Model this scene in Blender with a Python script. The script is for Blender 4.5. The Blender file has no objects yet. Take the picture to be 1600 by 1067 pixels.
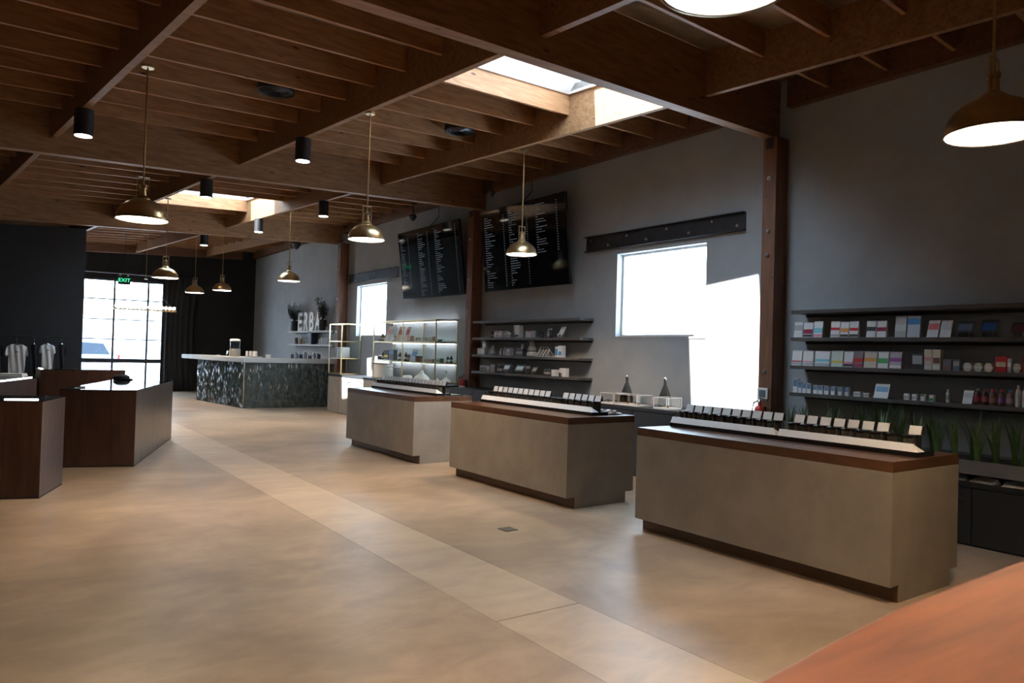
import bpy, bmesh, math, random
from math import sin, cos, pi, radians as rd
from mathutils import Vector, Matrix
random.seed(7)
S = bpy.context.scene
COL = S.collection
# ---------------------------------------------------------------- camera
FPX = 1144.83
H = 1.65
_y, _p, _r = rd(35.6936), rd(0.9251), rd(1.6629)
FW = Vector((sin(_y)*cos(_p), cos(_y)*cos(_p), sin(_p)))
_rt = Vector((cos(_y), -sin(_y), 0)); _up = _rt.cross(FW)
R2 = cos(_r)*_rt + sin(_r)*_up
U2 = -sin(_r)*_rt + cos(_r)*_up
CAM = Vector((0, 0, H))
cd = bpy.data.cameras.new('camera'); cam = bpy.data.objects.new('camera', cd); COL.objects.link(cam)
cd.sensor_width = 36; cd.lens = FPX/1600*36; cd.clip_start = .02; cd.clip_end = 300
m = Matrix((R2, U2, -FW)).transposed().to_4x4(); m.translation = CAM; cam.matrix_world = m
S.camera = cam
cd.dof.use_dof = True; cd.dof.focus_distance = 9; cd.dof.aperture_fstop = 2.8
# ---------------------------------------------------------------- world, sun, exposure
W = bpy.data.worlds.new('world'); S.world = W; W.use_nodes = True
bg = W.node_tree.nodes['Background']; bg.inputs[0].default_value = (.60, .80, 1.0, 1); bg.inputs[1].default_value = 13
sl = bpy.data.lights.new('sun', 'SUN'); sl.energy = 30; sl.angle = rd(.6); sl.color = (1, .97, .92)
sun = bpy.data.objects.new('sun', sl); COL.objects.link(sun); sun.location = (-10, 6, 20)
sun.rotation_euler = Vector((1, .03, -1.03)).to_track_quat('-Z', 'Y').to_euler()
S.view_settings.view_transform = 'Standard'; S.view_settings.look = 'None'
S.view_settings.gamma = 1; S.view_settings.use_curve_mapping = False
S.view_settings.exposure = 0.55
PENDANT_W = 155; DOWN_W = 38
# ---------------------------------------------------------------- pixel -> point on a real plane
def ray(px, py): return FW + R2*((px-800)/FPX) - U2*((py-533.5)/FPX)
def onz(px, py, z): d = ray(px, py); return CAM + d*((z-H)/d.z)
def onx(px, py, x): d = ray(px, py); return CAM + d*(x/d.x)
def ony(px, py, y): d = ray(px, py); return CAM + d*(y/d.y)
# ---------------------------------------------------------------- materials
def mat(name, col, rough=.6, metal=0, noise=0, nscale=4, bump=0, bscale=40, spec=.5, emit=None, es=0, stretch=None, col2=None, alpha=None):
    M = bpy.data.materials.new(name); M.use_nodes = True; nt = M.node_tree; b = nt.nodes['Principled BSDF']
    b.inputs['Base Color'].default_value = (*col, 1); b.inputs['Roughness'].default_value = rough
    b.inputs['Metallic'].default_value = metal; b.inputs['Specular IOR Level'].default_value = spec
    if noise or bump:
        tc = nt.nodes.new('ShaderNodeTexCoord'); mp = nt.nodes.new('ShaderNodeMapping'); nt.links.new(tc.outputs['Object'], mp.inputs[0])
        if stretch: mp.inputs['Scale'].default_value = stretch
    if noise:
        n = nt.nodes.new('ShaderNodeTexNoise'); n.inputs['Scale'].default_value = nscale; n.inputs['Detail'].default_value = 6; n.inputs['Roughness'].default_value = .62
        nt.links.new(mp.outputs[0], n.inputs[0]); r = nt.nodes.new('ShaderNodeValToRGB')
        a = [max(0, c*(1-noise)) for c in col]; c2 = col2 or [min(1, c*(1+noise)) for c in col]
        r.color_ramp.elements[0].position = .32; r.color_ramp.elements[1].position = .68
        r.color_ramp.elements[0].color = (*a, 1); r.color_ramp.elements[1].color = (*c2, 1)
        nt.links.new(n.outputs['Fac'], r.inputs[0]); nt.links.new(r.outputs[0], b.inputs['Base Color'])
    if bump:
        n2 = nt.nodes.new('ShaderNodeTexNoise'); n2.inputs['Scale'].default_value = bscale; n2.inputs['Detail'].default_value = 4
        nt.links.new(mp.outputs[0], n2.inputs[0]); bp = nt.nodes.new('ShaderNodeBump'); bp.inputs['Strength'].default_value = bump; bp.inputs['Distance'].default_value = .01
        nt.links.new(n2.outputs['Fac'], bp.inputs['Height']); nt.links.new(bp.outputs[0], b.inputs['Normal'])
    if emit: b.inputs['Emission Color'].default_value = (*emit, 1); b.inputs['Emission Strength'].default_value = es
    return M
def glass(name, tint=(1, 1, 1), gloss=.12):
    M = bpy.data.materials.new(name); M.use_nodes = True; nt = M.node_tree; nt.nodes.clear()
    o = nt.nodes.new('ShaderNodeOutputMaterial'); mx = nt.nodes.new('ShaderNodeMixShader'); t = nt.nodes.new('ShaderNodeBsdfTransparent'); g = nt.nodes.new('ShaderNodeBsdfGlossy')
    lw = nt.nodes.new('ShaderNodeLayerWeight'); lw.inputs[0].default_value = .5; pw = nt.nodes.new('ShaderNodeMath'); pw.operation = 'POWER'; pw.inputs[1].default_value = 4
    fr = nt.nodes.new('ShaderNodeMath'); fr.operation = 'MULTIPLY_ADD'; fr.inputs[1].default_value = .5; fr.inputs[2].default_value = .03
    nt.links.new(lw.outputs['Facing'], pw.inputs[0]); nt.links.new(pw.outputs[0], fr.inputs[0])
    t.inputs[0].default_value = (*tint, 1); g.inputs['Roughness'].default_value = .02
    nt.links.new(fr.outputs[0], mx.inputs[0]); nt.links.new(t.outputs[0], mx.inputs[1]); nt.links.new(g.outputs[0], mx.inputs[2]); nt.links.new(mx.outputs[0], o.inputs[0])
    return M
def wood(name, c1, c2, rough=.55, sc=(1.2, 14, 14), knots=True, coat=0):
    M = bpy.data.materials.new(name); M.use_nodes = True; nt = M.node_tree; b = nt.nodes['Principled BSDF']; b.inputs['Roughness'].default_value = rough
    tc = nt.nodes.new('ShaderNodeTexCoord'); mp = nt.nodes.new('ShaderNodeMapping'); mp.inputs['Scale'].default_value = sc
    oi = nt.nodes.new('ShaderNodeObjectInfo'); ad = nt.nodes.new('ShaderNodeVectorMath'); ad.operation = 'ADD'; sc_ = nt.nodes.new('ShaderNodeMath'); sc_.operation = 'MULTIPLY'; sc_.inputs[1].default_value = 37
    nt.links.new(oi.outputs['Random'], sc_.inputs[0]); nt.links.new(tc.outputs['Object'], ad.inputs[0]); nt.links.new(sc_.outputs[0], ad.inputs[1]); nt.links.new(ad.outputs[0], mp.inputs[0])
    n = nt.nodes.new('ShaderNodeTexNoise'); n.inputs['Scale'].default_value = 1.6; n.inputs['Detail'].default_value = 8; n.inputs['Distortion'].default_value = .6; nt.links.new(mp.outputs[0], n.inputs[0])
    r = nt.nodes.new('ShaderNodeValToRGB'); r.color_ramp.elements[0].position = .3; r.color_ramp.elements[1].position = .7
    r.color_ramp.elements[0].color = (*c1, 1); r.color_ramp.elements[1].color = (*c2, 1); nt.links.new(n.outputs['Fac'], r.inputs[0])
    if knots:
        v = nt.nodes.new('ShaderNodeTexVoronoi'); v.inputs['Scale'].default_value = 2.6; mp2 = nt.nodes.new('ShaderNodeMapping'); mp2.inputs['Scale'].default_value = (.7, 2.2, 2.2)
        nt.links.new(ad.outputs[0], mp2.inputs[0]); nt.links.new(mp2.outputs[0], v.inputs[0])
        rr = nt.nodes.new('ShaderNodeValToRGB'); rr.color_ramp.elements[0].position = .05; rr.color_ramp.elements[1].position = .1; rr.color_ramp.elements[0].color = (.25, .2, .17, 1)
        nt.links.new(v.outputs['Distance'], rr.inputs[0]); mx = nt.nodes.new('ShaderNodeMix'); mx.data_type = 'RGBA'; mx.blend_type = 'MULTIPLY'; mx.inputs[0].default_value = 1
        nt.links.new(r.outputs[0], mx.inputs[6]); nt.links.new(rr.outputs[0], mx.inputs[7]); nt.links.new(mx.outputs[2], b.inputs['Base Color'])
    else: nt.links.new(r.outputs[0], b.inputs['Base Color'])
    bp = nt.nodes.new('ShaderNodeBump'); bp.inputs['Strength'].default_value = .12; nt.links.new(n.outputs['Fac'], bp.inputs['Height']); nt.links.new(bp.outputs[0], b.inputs['Normal'])
    if coat: b.inputs['Coat Weight'].default_value = coat; b.inputs['Coat Roughness'].default_value = .1
    return M
def concrete_floor(name, c1, c2, c3):
    M = bpy.data.materials.new(name); M.use_nodes = True; nt = M.node_tree; b = nt.nodes['Principled BSDF']
    tc = nt.nodes.new('ShaderNodeTexCoord')
    def noise(sc, det, st=(1, 1, 1)):
        mp = nt.nodes.new('ShaderNodeMapping'); mp.inputs['Scale'].default_value = st; nt.links.new(tc.outputs['Object'], mp.inputs[0])
        n = nt.nodes.new('ShaderNodeTexNoise'); n.inputs['Scale'].default_value = sc; n.inputs['Detail'].default_value = det; n.inputs['Roughness'].default_value = .6; n.inputs['Distortion'].default_value = .5; nt.links.new(mp.outputs[0], n.inputs[0]); return n
    a = noise(.7, 6); bb = noise(2.6, 12, (.8, 1.5, 1)); r = nt.nodes.new('ShaderNodeValToRGB'); r.color_ramp.elements[0].position = .35; r.color_ramp.elements[1].position = .65
    r.color_ramp.elements[0].color = (*c1, 1); r.color_ramp.elements[1].color = (*c2, 1); nt.links.new(a.outputs['Fac'], r.inputs[0])
    r2 = nt.nodes.new('ShaderNodeValToRGB'); r2.color_ramp.elements[0].position = .38; r2.color_ramp.elements[1].position = .62; r2.color_ramp.elements[0].color = (.74, .73, .72, 1); r2.color_ramp.elements[1].color = (*c3, 1)
    nt.links.new(bb.outputs['Fac'], r2.inputs[0]); mx = nt.nodes.new('ShaderNodeMix'); mx.data_type = 'RGBA'; mx.blend_type = 'MULTIPLY'; mx.inputs[0].default_value = .8
    nt.links.new(r.outputs[0], mx.inputs[6]); nt.links.new(r2.outputs[0], mx.inputs[7]); nt.links.new(mx.outputs[2], b.inputs['Base Color'])
    rr = nt.nodes.new('ShaderNodeMapRange'); rr.inputs[3].default_value = .30; rr.inputs[4].default_value = .50; nt.links.new(bb.outputs['Fac'], rr.inputs[0]); nt.links.new(rr.outputs[0], b.inputs['Roughness'])
    b.inputs['Specular IOR Level'].default_value = .5
    return M
M = {}
M['slab'] = concrete_floor('polished concrete', (.27, .20, .14), (.45, .345, .245), (1, 1, 1))
M['band'] = concrete_floor('pale concrete infill', (.42, .33, .24), (.52, .42, .31), (1, 1, 1))
M['joint'] = mat('joint', (.12, .10, .085), .9)
M['plaster'] = mat('grey plaster', (.345, .36, .375), .85, noise=.10, nscale=1.3, bump=.15, bscale=12)
M['dark'] = mat('charcoal wall paint', (.020, .020, .022), .8, noise=.15, nscale=2)
M['black'] = mat('matt black', (.012, .012, .013), .55)
M['blackg'] = mat('gloss black', (.010, .010, .012), .18)
M['deck'] = wood('plywood deck', (.20, .13, .075), (.34, .24, .15), .75, (1.5, 3, 3))
M['joist'] = wood('joist timber', (.24, .108, .042), (.41, .21, .09), .6)
M['beam'] = wood('beam timber', (.19, .088, .035), (.33, .17, .075), .6)
M['post'] = wood('post timber', (.15, .065, .035), (.24, .11, .06), .6, (14, 14, 1.2))
M['ledger'] = wood('ledger timber', (.10, .045, .02), (.19, .09, .045), .6)
M['conc'] = mat('counter concrete', (.25, .215, .18), .62, noise=.13, nscale=3, bump=.12, bscale=18)
M['walnut'] = wood('counter walnut edge', (.05, .022, .011), (.115, .05, .022), .3, (5, 1, 5), False)
M['case'] = wood('dark walnut veneer', (.028, .012, .008), (.062, .028, .018), .32, (9, 9, 1), False, .25)
M['shelfw'] = wood('grey shelf board', (.055, .05, .048), (.12, .108, .10), .5, (10, 1, 8), False)
M['steel'] = mat('blackened steel', (.06, .062, .07), .42, .6, noise=.2, nscale=6)
M['bolt'] = mat('steel bolt', (.45, .45, .46), .35, .9)
M['brass'] = mat('aged brass', (.55, .40, .21), .30, .95, noise=.12, nscale=14)
M['brassp'] = mat('brass frame', (.55, .42, .24), .3, .9)
M['chrome'] = mat('chrome', (.8, .8, .82), .15, 1)
M['lamp'] = mat('lit lamp lens', (1, 1, 1), .4, emit=(1, .90, .76), es=9)
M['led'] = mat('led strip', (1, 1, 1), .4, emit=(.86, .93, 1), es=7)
M['bulb'] = mat('lit bulb', (1, 1, 1), .4, emit=(1, .86, .72), es=7)
M['white'] = mat('white', (.78, .77, .75), .5)
M['whitep'] = mat('white plastic', (.80, .78, .76), .35)
M['cloth'] = mat('white cotton', (.74, .73, .71), .9, bump=.2, bscale=60)
M['blackcloth'] = mat('black cotton', (.015, .015, .017), .95)
M['curtain'] = mat('dark grey curtain', (.045, .047, .052), .9, bump=.2, bscale=80)
M['glass'] = glass('clear glass')
M['green_glass'] = glass('shelf glass', (.85, .97, .93))
M['topglass'] = mat('case glass top', (.018, .018, .020), .03, spec=.9)
M['screen'] = mat('screen', (.006, .007, .010), .06)
M['text'] = mat('screen text', (.25, .3, .36), .5, emit=(.55, .68, .85), es=.06)
M['tile'] = mat('glazed tile', (.045, .075, .085), .14, noise=.4, nscale=9, spec=.8, col2=(.12, .15, .14))
M['grout'] = mat('grout', (.08, .085, .085), .8)
M['bartop'] = mat('pale bar top', (.42, .42, .41), .5)
M['tablew'] = wood('orange table wood', (.14, .034, .006), (.27, .075, .014), .55, (1, 9, 9), False)
M['leaf'] = mat('plant leaf', (.08, .15, .045), .45, noise=.35, nscale=8)
M['leafd'] = mat('dark foliage', (.018, .030, .016), .6, noise=.3, nscale=8)
M['soil'] = mat('soil', (.03, .022, .016), .95)
M['planter'] = mat('grey planter', (.13, .125, .12), .6, noise=.15)
M['navy'] = mat('dark back counter', (.022, .028, .036), .5)
M['red'] = mat('red enamel', (.55, .03, .02), .3)
M['product'] = mat('dried herb', (.045, .035, .02), .9, noise=.5, nscale=60)
M['water'] = glass('water', (.85, .93, .97))
M['asphalt'] = mat('outdoor paving', (.42, .42, .42), .9, noise=.2)
M['facade'] = mat('outdoor wall', (.62, .63, .63), .9, noise=.1)
M['carpaint'] = mat('pale blue car paint', (.35, .45, .62), .25)
M['carglass'] = mat('car window', (.05, .07, .1), .08)
M['tyre'] = mat('tyre', (.02, .02, .02), .8)
M['green_emit'] = mat('exit letters', (.05, .6, .3), .5, emit=(.05, .8, .35), es=1.2)
_pc = {}
def paint(c, rough=.45, metal=0):
    k = (tuple(round(v, 3) for v in c), rough, metal)
    if k not in _pc: _pc[k] = mat('printed colour', c, rough, metal)
    return _pc[k]
# ---------------------------------------------------------------- mesh helpers
class MB:
    def __init__(s): s.v = []; s.f = []
    def add(s, vs, fs):
        n = len(s.v); s.v += [tuple(v) for v in vs]; s.f += [tuple(i+n for i in f) for f in fs]; return s
    def box(s, x0, y0, z0, x1, y1, z1):
        x0, x1 = sorted((x0, x1)); y0, y1 = sorted((y0, y1)); z0, z1 = sorted((z0, z1))
        return s.add([(x0, y0, z0), (x1, y0, z0), (x1, y1, z0), (x0, y1, z0), (x0, y0, z1), (x1, y0, z1), (x1, y1, z1), (x0, y1, z1)],
                     [(3, 2, 1, 0), (4, 5, 6, 7), (0, 1, 5, 4), (1, 2, 6, 5), (2, 3, 7, 6), (3, 0, 4, 7)])
    def hexa(s, c8): return s.add(c8, [(3, 2, 1, 0), (4, 5, 6, 7), (0, 1, 5, 4), (1, 2, 6, 5), (2, 3, 7, 6), (3, 0, 4, 7)])
    def prism(s, pts, d, ax='z', o=0):      # extrude a 2D outline (list of (a,b)) along an axis
        n = len(pts)
        def P(a, b, t): return {'z': (a, b, t), 'y': (a, t, b), 'x': (t, a, b)}[ax]
        vs = [P(a, b, o) for a, b in pts] + [P(a, b, o+d) for a, b in pts]
        return s.add(vs, [tuple(range(n))[::-1], tuple(range(n, 2*n))] + [(i, (i+1) % n, n+(i+1) % n, n+i) for i in range(n)])
    def lathe(s, prof, seg=16, c=(0, 0, 0), cap=True):
        vs = []; fs = []
        for r, z in prof:
            for k in range(seg):
                a = 2*pi*k/seg; vs.append((c[0]+r*cos(a), c[1]+r*sin(a), c[2]+z))
        for i in range(len(prof)-1):
            for k in range(seg): fs.append((i*seg+k, i*seg+(k+1) % seg, (i+1)*seg+(k+1) % seg, (i+1)*seg+k))
        if cap: fs.append(tuple(range(seg))[::-1]); fs.append(tuple((len(prof)-1)*seg+k for k in range(seg)))
        return s.add(vs, fs)
    def tube(s, pts, r, seg=8):
        pts = [Vector(p) for p in pts]; rings = []
        for i, p in enumerate(pts):
            d = (pts[min(i+1, len(pts)-1)]-pts[max(i-1, 0)]).normalized(); a = d.orthogonal().normalized() if abs(d.z) > .99 else d.cross(Vector((0, 0, 1))).normalized(); b = d.cross(a)
            rr = r[i] if isinstance(r, (list, tuple)) else r
            rings.append([p+a*cos(2*pi*k/seg)*rr+b*sin(2*pi*k/seg)*rr for k in range(seg)])
        vs = [v for q in rings for v in q]; fs = []
        for i in range(len(pts)-1):
            for k in range(seg): fs.append((i*seg+k, i*seg+(k+1) % seg, (i+1)*seg+(k+1) % seg, (i+1)*seg+k))
        fs += [tuple(range(seg))[::-1], tuple((len(pts)-1)*seg+k for k in range(seg))]
        return s.add(vs, fs)
    def mesh(s, name, m, smooth=False, bevel=0):
        me = bpy.data.meshes.new(name); me.from_pydata(s.v, [], s.f)
        bm = bmesh.new(); bm.from_mesh(me)
        if bevel: bmesh.ops.bevel(bm, geom=[e for e in bm.edges if e.calc_face_angle(0) > .5], offset=bevel, segments=2, affect='EDGES', profile=.6)
        bmesh.ops.recalc_face_normals(bm, faces=bm.faces); bm.to_mesh(me); bm.free()
        if m: me.materials.append(m)
        if smooth:
            me.polygons.foreach_set('use_smooth', [True]*len(me.polygons)); me.set_sharp_from_angle(angle=rd(38))
        return me
    def build(s, name, m, parent=None, smooth=False, bevel=0, loc=None):
        return link(name, s.mesh(name, m, smooth, bevel), parent, loc)
def link(name, me, parent=None, loc=None):
    o = bpy.data.objects.new(name, me); COL.objects.link(o)
    if loc is not None: o.location = loc
    if parent is not None: o.parent = parent
    return o
LABELS = {}
def tag(o, label, cat, group=None):
    o['label'] = label; o['category'] = cat
    if group: o['group'] = group
    n = len(label.split())
    if not 4 <= n <= 16: print('LABEL LENGTH', n, label)
    if label in LABELS: print('LABEL DUP', label)
    LABELS[label] = 1
    return o
def thing(name, label, cat, loc=(0, 0, 0), rz=0, group=None):
    o = bpy.data.objects.new(name, None); COL.objects.link(o); o.empty_display_size = .1
    o.location = loc; o.rotation_euler = (0, 0, rz); return tag(o, label, cat, group)
def struct(name, mb, m, bevel=0):
    o = mb.build(name, m, bevel=bevel); o['kind'] = 'structure'; return o
ORD = ['zeroth', 'first', 'second', 'third', 'fourth', 'fifth', 'sixth', 'seventh', 'eighth', 'ninth', 'tenth', 'eleventh', 'twelfth', 'thirteenth', 'fourteenth', 'fifteenth', 'sixteenth', 'seventeenth', 'eighteenth', 'nineteenth', 'twentieth', 'twenty-first', 'twenty-second', 'twenty-third', 'twenty-fourth', 'twenty-fifth', 'twenty-sixth', 'twenty-seventh', 'twenty-eighth']
def B(*a): return MB().box(*a)
# ================================================================ STRUCTURE
XW = 8.05; YF = 27.6; XL = -5; YN = -5
# ---- floor: subfloor + slabs as parts
fl = struct('floor', B(XL-.3, YN-.3, -.25, XW+.3, YF, -.04), M['joint'])
def slab(x0, y0, x1, y1, m): B(x0+.0015, y0+.0015, -.04, x1-.0015, y1-.0015, 0).build('concrete_slab', m, fl)
slab(XL, YN, 2.605, .4, M['slab']); slab(XL, .4, 2.605, YF, M['slab'])
slab(3.27, YN, XW, .4, M['slab']); slab(3.27, .4, XW, YF, M['slab'])
j0, j1 = onz(789, 968, 0), onz(896, 944, 0)
def quadslab(pts, m): 
    MB().prism([(p[0], p[1]) for p in pts], .04, 'z', -.04).build('concrete_slab', m, fl)
quadslab([(2.6065, YN), (3.2685, YN), (3.2685, j1.y-.005), (2.6065, j0.y-.005)], M['band'])
quadslab([(2.6065, j0.y+.005), (3.2685, j1.y+.005), (3.2685, 14), (2.6065, 14)], M['band'])
quadslab([(2.6065, 14.01), (3.2685, 14.01), (3.2685, YF), (2.6065, YF)], M['band'])
tag(B(3.96, 5.52, 0, 4.10, 5.66, .006).build('floor_outlet', M['steel'], bevel=.002), 'small square metal outlet cover set in the concrete aisle floor', 'outlet cover')
# ---- walls
WINS = [(6.66, 8.42, 1.96, 3.26), (16.60, 18.38, 1.99, 3.33)]
def wall_with_holes(x0, x1, ya, yb, z1, holes):
    mb = MB(); y = ya
    for (a, b, c, d) in holes:
        mb.box(x0, y, 0, x1, a, z1); mb.box(x0, a, 0, x1, b, c); mb.box(x0, a, d, x1, b, z1); y = b
    mb.box(x0, y, 0, x1, yb, z1); return mb
struct('wall_right', wall_with_holes(XW, XW+.22, YN, YF+.2, 5.6, WINS), M['plaster'])
for i, (a, b, c, d) in enumerate(WINS):
    fr = MB(); t = .035; X0, X1 = XW+.12, XW+.17
    fr.box(X0, a, c, X1, a+t, d).box(X0, b-t, c, X1, b, d).box(X0, a+t, c, X1, b-t, c+t).box(X0, a+t, d-t, X1, b-t, d)
    w = struct('window_%d' % (i+1), fr, M['whitep'])
    B(XW+.14, a+t, c+t, XW+.146, b-t, d-t).build('pane', M['glass'], w)
    B(XW-.012, a-.02, c-.03, XW+.12, b+.02, c).build('window_sill', M['plaster'], w)
struct('wall_left', B(XL-.2, YN, 0, XL, YF, 4.6), M['dark'])
struct('wall_near', B(XL, YN-.2, 0, XW, YN, 5.4), M['dark'])
SW = (1.95, 5.0, 0.0, 3.74)                                # storefront opening in the far wall
mb = MB().box(XL, YF, 0, SW[0], YF+.2, 5.4).box(SW[1], YF, 0, XW, YF+.2, 5.4).box(SW[0], YF, SW[3], SW[1], YF+.2, 5.4)
struct('wall_far', mb, M['dark'])
# dark room block at the left
mb = MB(); pl = [(XL+.01, 0), (1.78, 0), (1.78, 4.19), (XL+.01, 3.82)]
mb.prism(pl, 8.4, 'y', 19.12)
struct('wall_partition', mb, M['dark'])
# storefront window grid
def storefront():
    x0, x1, z0, z1 = SW; Y = YF+.06; g = MB()
    g.box(x0, Y, z0, x0+.06, Y+.09, z1).box(x1-.06, Y, z0, x1, Y+.09, z1).box(x0+.06, Y, z1-.06, x1-.06, Y+.09, z1).box(x0+.06, Y, 0, x1-.06, Y+.09, .12)
    w = struct('window_3', g, M['steel'])
    xs = [ony(128+50, 500, YF).x, ony(231, 500, YF).x]; zs = [1.02, 1.74, 2.40, 3.07]
    for i, x in enumerate(xs): B(x-.03, Y, .12, x+.03, Y+.07, z1-.06).build('mullion', M['steel'], w)
    cols = [x0+.06, xs[0]-.03, xs[0]+.03, xs[1]-.03, xs[1]+.03, x1-.06]
    for k, z in enumerate(zs):
        t = .07 if k == 0 else .018
        for c in range(0, 6, 2): B(cols[c], Y+.01, z-t, cols[c+1], Y+.06, z+t).build('glazing_bar', M['steel'], w)
    zz = [.12, zs[0]-.07, zs[0]+.07, zs[1]-.018, zs[1]+.018, zs[2]-.018, zs[2]+.018, zs[3]-.018, zs[3]+.018, z1-.06]
    for c in range(0, 6, 2):
        for k in range(0, 10, 2): B(cols[c], Y+.03, zz[k], cols[c+1], Y+.036, zz[k+1]).build('pane', M['glass'], w)
storefront()
struct('baseboard_far', B(5.0, YF-.015, 0, XW, YF, .1), M['black'])
# ---- ceiling frame : u along girders, v along beams, w up; the roof plane rises towards the right wall
AZ = rd(83.5); GX = Vector((sin(AZ), cos(AZ), .054)); GY = Vector((-cos(AZ), sin(AZ), .0024)); OC = Vector((7.8, 5.5, 4.43))
def PC(u, v, w): return OC + GX*u + GY*v + Vector((0, 0, w))
def cbox(mb, u0, u1, v0, v1, w0, w1):
    return mb.hexa([PC(u0, v0, w0), PC(u1, v0, w0), PC(u1, v1, w0), PC(u0, v1, w0), PC(u0, v0, w1), PC(u1, v0, w1), PC(u1, v1, w1), PC(u0, v1, w1)])
BR = Matrix((( GX.x, GY.x, 0), (GX.y, GY.y, 0), (GX.z, GY.z, 1))).to_4x4()
def uwall(v): return (XW-.02-OC.x-GY.x*v)/GX.x              # u where the right wall stands
def topz(x, y, w):
    dx, dy = x-OC.x, y-OC.y; u = dx*sin(AZ)+dy*cos(AZ); v = -dx*cos(AZ)+dy*sin(AZ); return PC(u, v, w).z
def vfar(u): return (YF-OC.y-GX.y*u)/GY.y
DW = .70
SKY = [(-3.90, -1.50, .50, 1.66), (-3.90, -1.50, 11.08, 12.34)]
U0, U1, V0, V1 = -13.4, 3.2, -11.2, 23.2
cm = MB(); us = [U0, -3.90, -1.50, U1]
cbox(cm, U0, -3.90, V0, V1, DW+.03, DW+.12); cbox(cm, -1.50, U1, V0, V1, DW+.03, DW+.12)
SPN = (.33, .36); SPF = (.38, .17)
HV = [(s_[2]-SPN[i_], s_[3]+SPF[i_]) for i_, s_ in enumerate(SKY)]
vv = [V0, HV[0][0], HV[0][1], HV[1][0], HV[1][1], V1]
for k in (0, 2, 4): cbox(cm, -3.90, -1.50, vv[k]+(.05 if k else 0), vv[k+1]-(.05 if k < 4 else 0), DW+.03, DW+.12)
ceil = struct('ceiling', cm, M['deck'])
def cpart(name, m, u0, u1, v0, v1, w0, w1, cache={}):
    """piece of the roof frame as its own object, mesh shared by size"""
    k = (name, round(u1-u0, 3), round(v1-v0, 3), round(w1-w0, 3), m.name)
    if k not in cache:
        b = B(0, 0, 0, u1-u0, v1-v0, w1-w0); b.v = [tuple(GX*x+GY*y+Vector((0, 0, z))) for x, y, z in b.v]; cache[k] = b.mesh(name, m)
    o = link(name, cache[k], ceil)
    o.location = PC(u0, v0, w0); return o
beams = [-11.45, -8.95, -6.45, -3.96, -1.42]
gird = [(-7.0, -6.86), (0, .14), (6.62, 6.76), (13.82, 13.97)]
BW = .038
for a, b in gird:
    cpart('girder', M['beam'], -12.9, uwall(b)-.03, a, b, 0, DW)
bays = [(-11.0, -7.0), (-6.86, 0), (.14, 6.62), (6.76, 13.82), (13.97, 21.6)]
for bi, (a, b) in enumerate(bays):
    for u in beams: cpart('beam', M['beam'], u-BW, u+BW, a, b, .2, DW)
    if bi == 4: cpart('beam', M['beam'], .85-BW, .85+BW, a, b, .2, DW)
    # joists
    n = round((b-a)/.655); st = (b-a)/n
    ul = [-13.2]+beams
    for k in range(n):
        v = a+st*(k+ (0.0 if False else 1)) - (0 if k < n-1 else .04)
        if k == n-1 and bi < 4: continue
        if bi == 0: continue
        for j in range(1, 5):
            u0, u1 = ul[j]+BW, ul[j+1]-BW
            if ul[j] < -9 and bi != 1 and bi != 2: continue
            if j == 4 and any(s[2]-.05 < v < s[3]+.05 for s in SKY): continue
            if bi == 4 and u1 < -4.2: continue
            cpart('joist', M['joist'], u0, u1, v-.02, v+.02, .44, DW)
        uw = uwall(v)-.09
        if bi == 4:
            cpart('joist', M['joist'], beams[-1]+BW, .85-BW, v-.02, v+.02, .44, DW); 
            if uw > 1.2: cpart('joist', M['joist'], .85+BW, round(uw-.04, 1), v-.02, v+.02, .44, DW)
        elif uw > beams[-1]+.2: cpart('joist', M['joist'], beams[-1]+BW, round(uw-.03, 2), v-.02, v+.02, .44, DW)
    # plywood deck panels
    np_ = max(1, n//2); sp = (b-a)/np_
    if bi == 0: continue
    for j in range(0, 6):
        u0 = ul[j] if j else -13.2; u1 = ul[j+1] if j < 5 else uwall(a)-.02
        if bi == 4 and u1 < -4.2: continue
        segs = [(a+sp*i, a+sp*(i+1)) for i in range(np_)]
        if j == 4:
            for s in HV:
                ns = []
                for x, y in segs:
                    if y <= s[0] or x >= s[1]: ns.append((x, y)); continue
                    if x < s[0]: ns.append((x, s[0]))
                    if y > s[1]: ns.append((s[1], y))
                segs = ns
        for x, y in segs:
            if y-x > .02: cpart('deck_panel', M['deck'], u0+.003, u1-.003, x+.003, y-.003, DW+.002, DW+.03)
# wall ledger
def ledger(y0, y1, z):
    o = B(XW-.11, y0, z, XW-.001, y1, z+.34).build('ledger_board', M['ledger'], ceil)
ledger(YN, 5.38, 4.79); ledger(5.74, 12.16, 4.80); ledger(12.46, 19.2, 4.83); ledger(19.55, YF-.02, 4.86)
cpart('ledger_board', M['ledger'], -4.5, 2.1, 21.61, 21.70, .16, DW)
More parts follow.
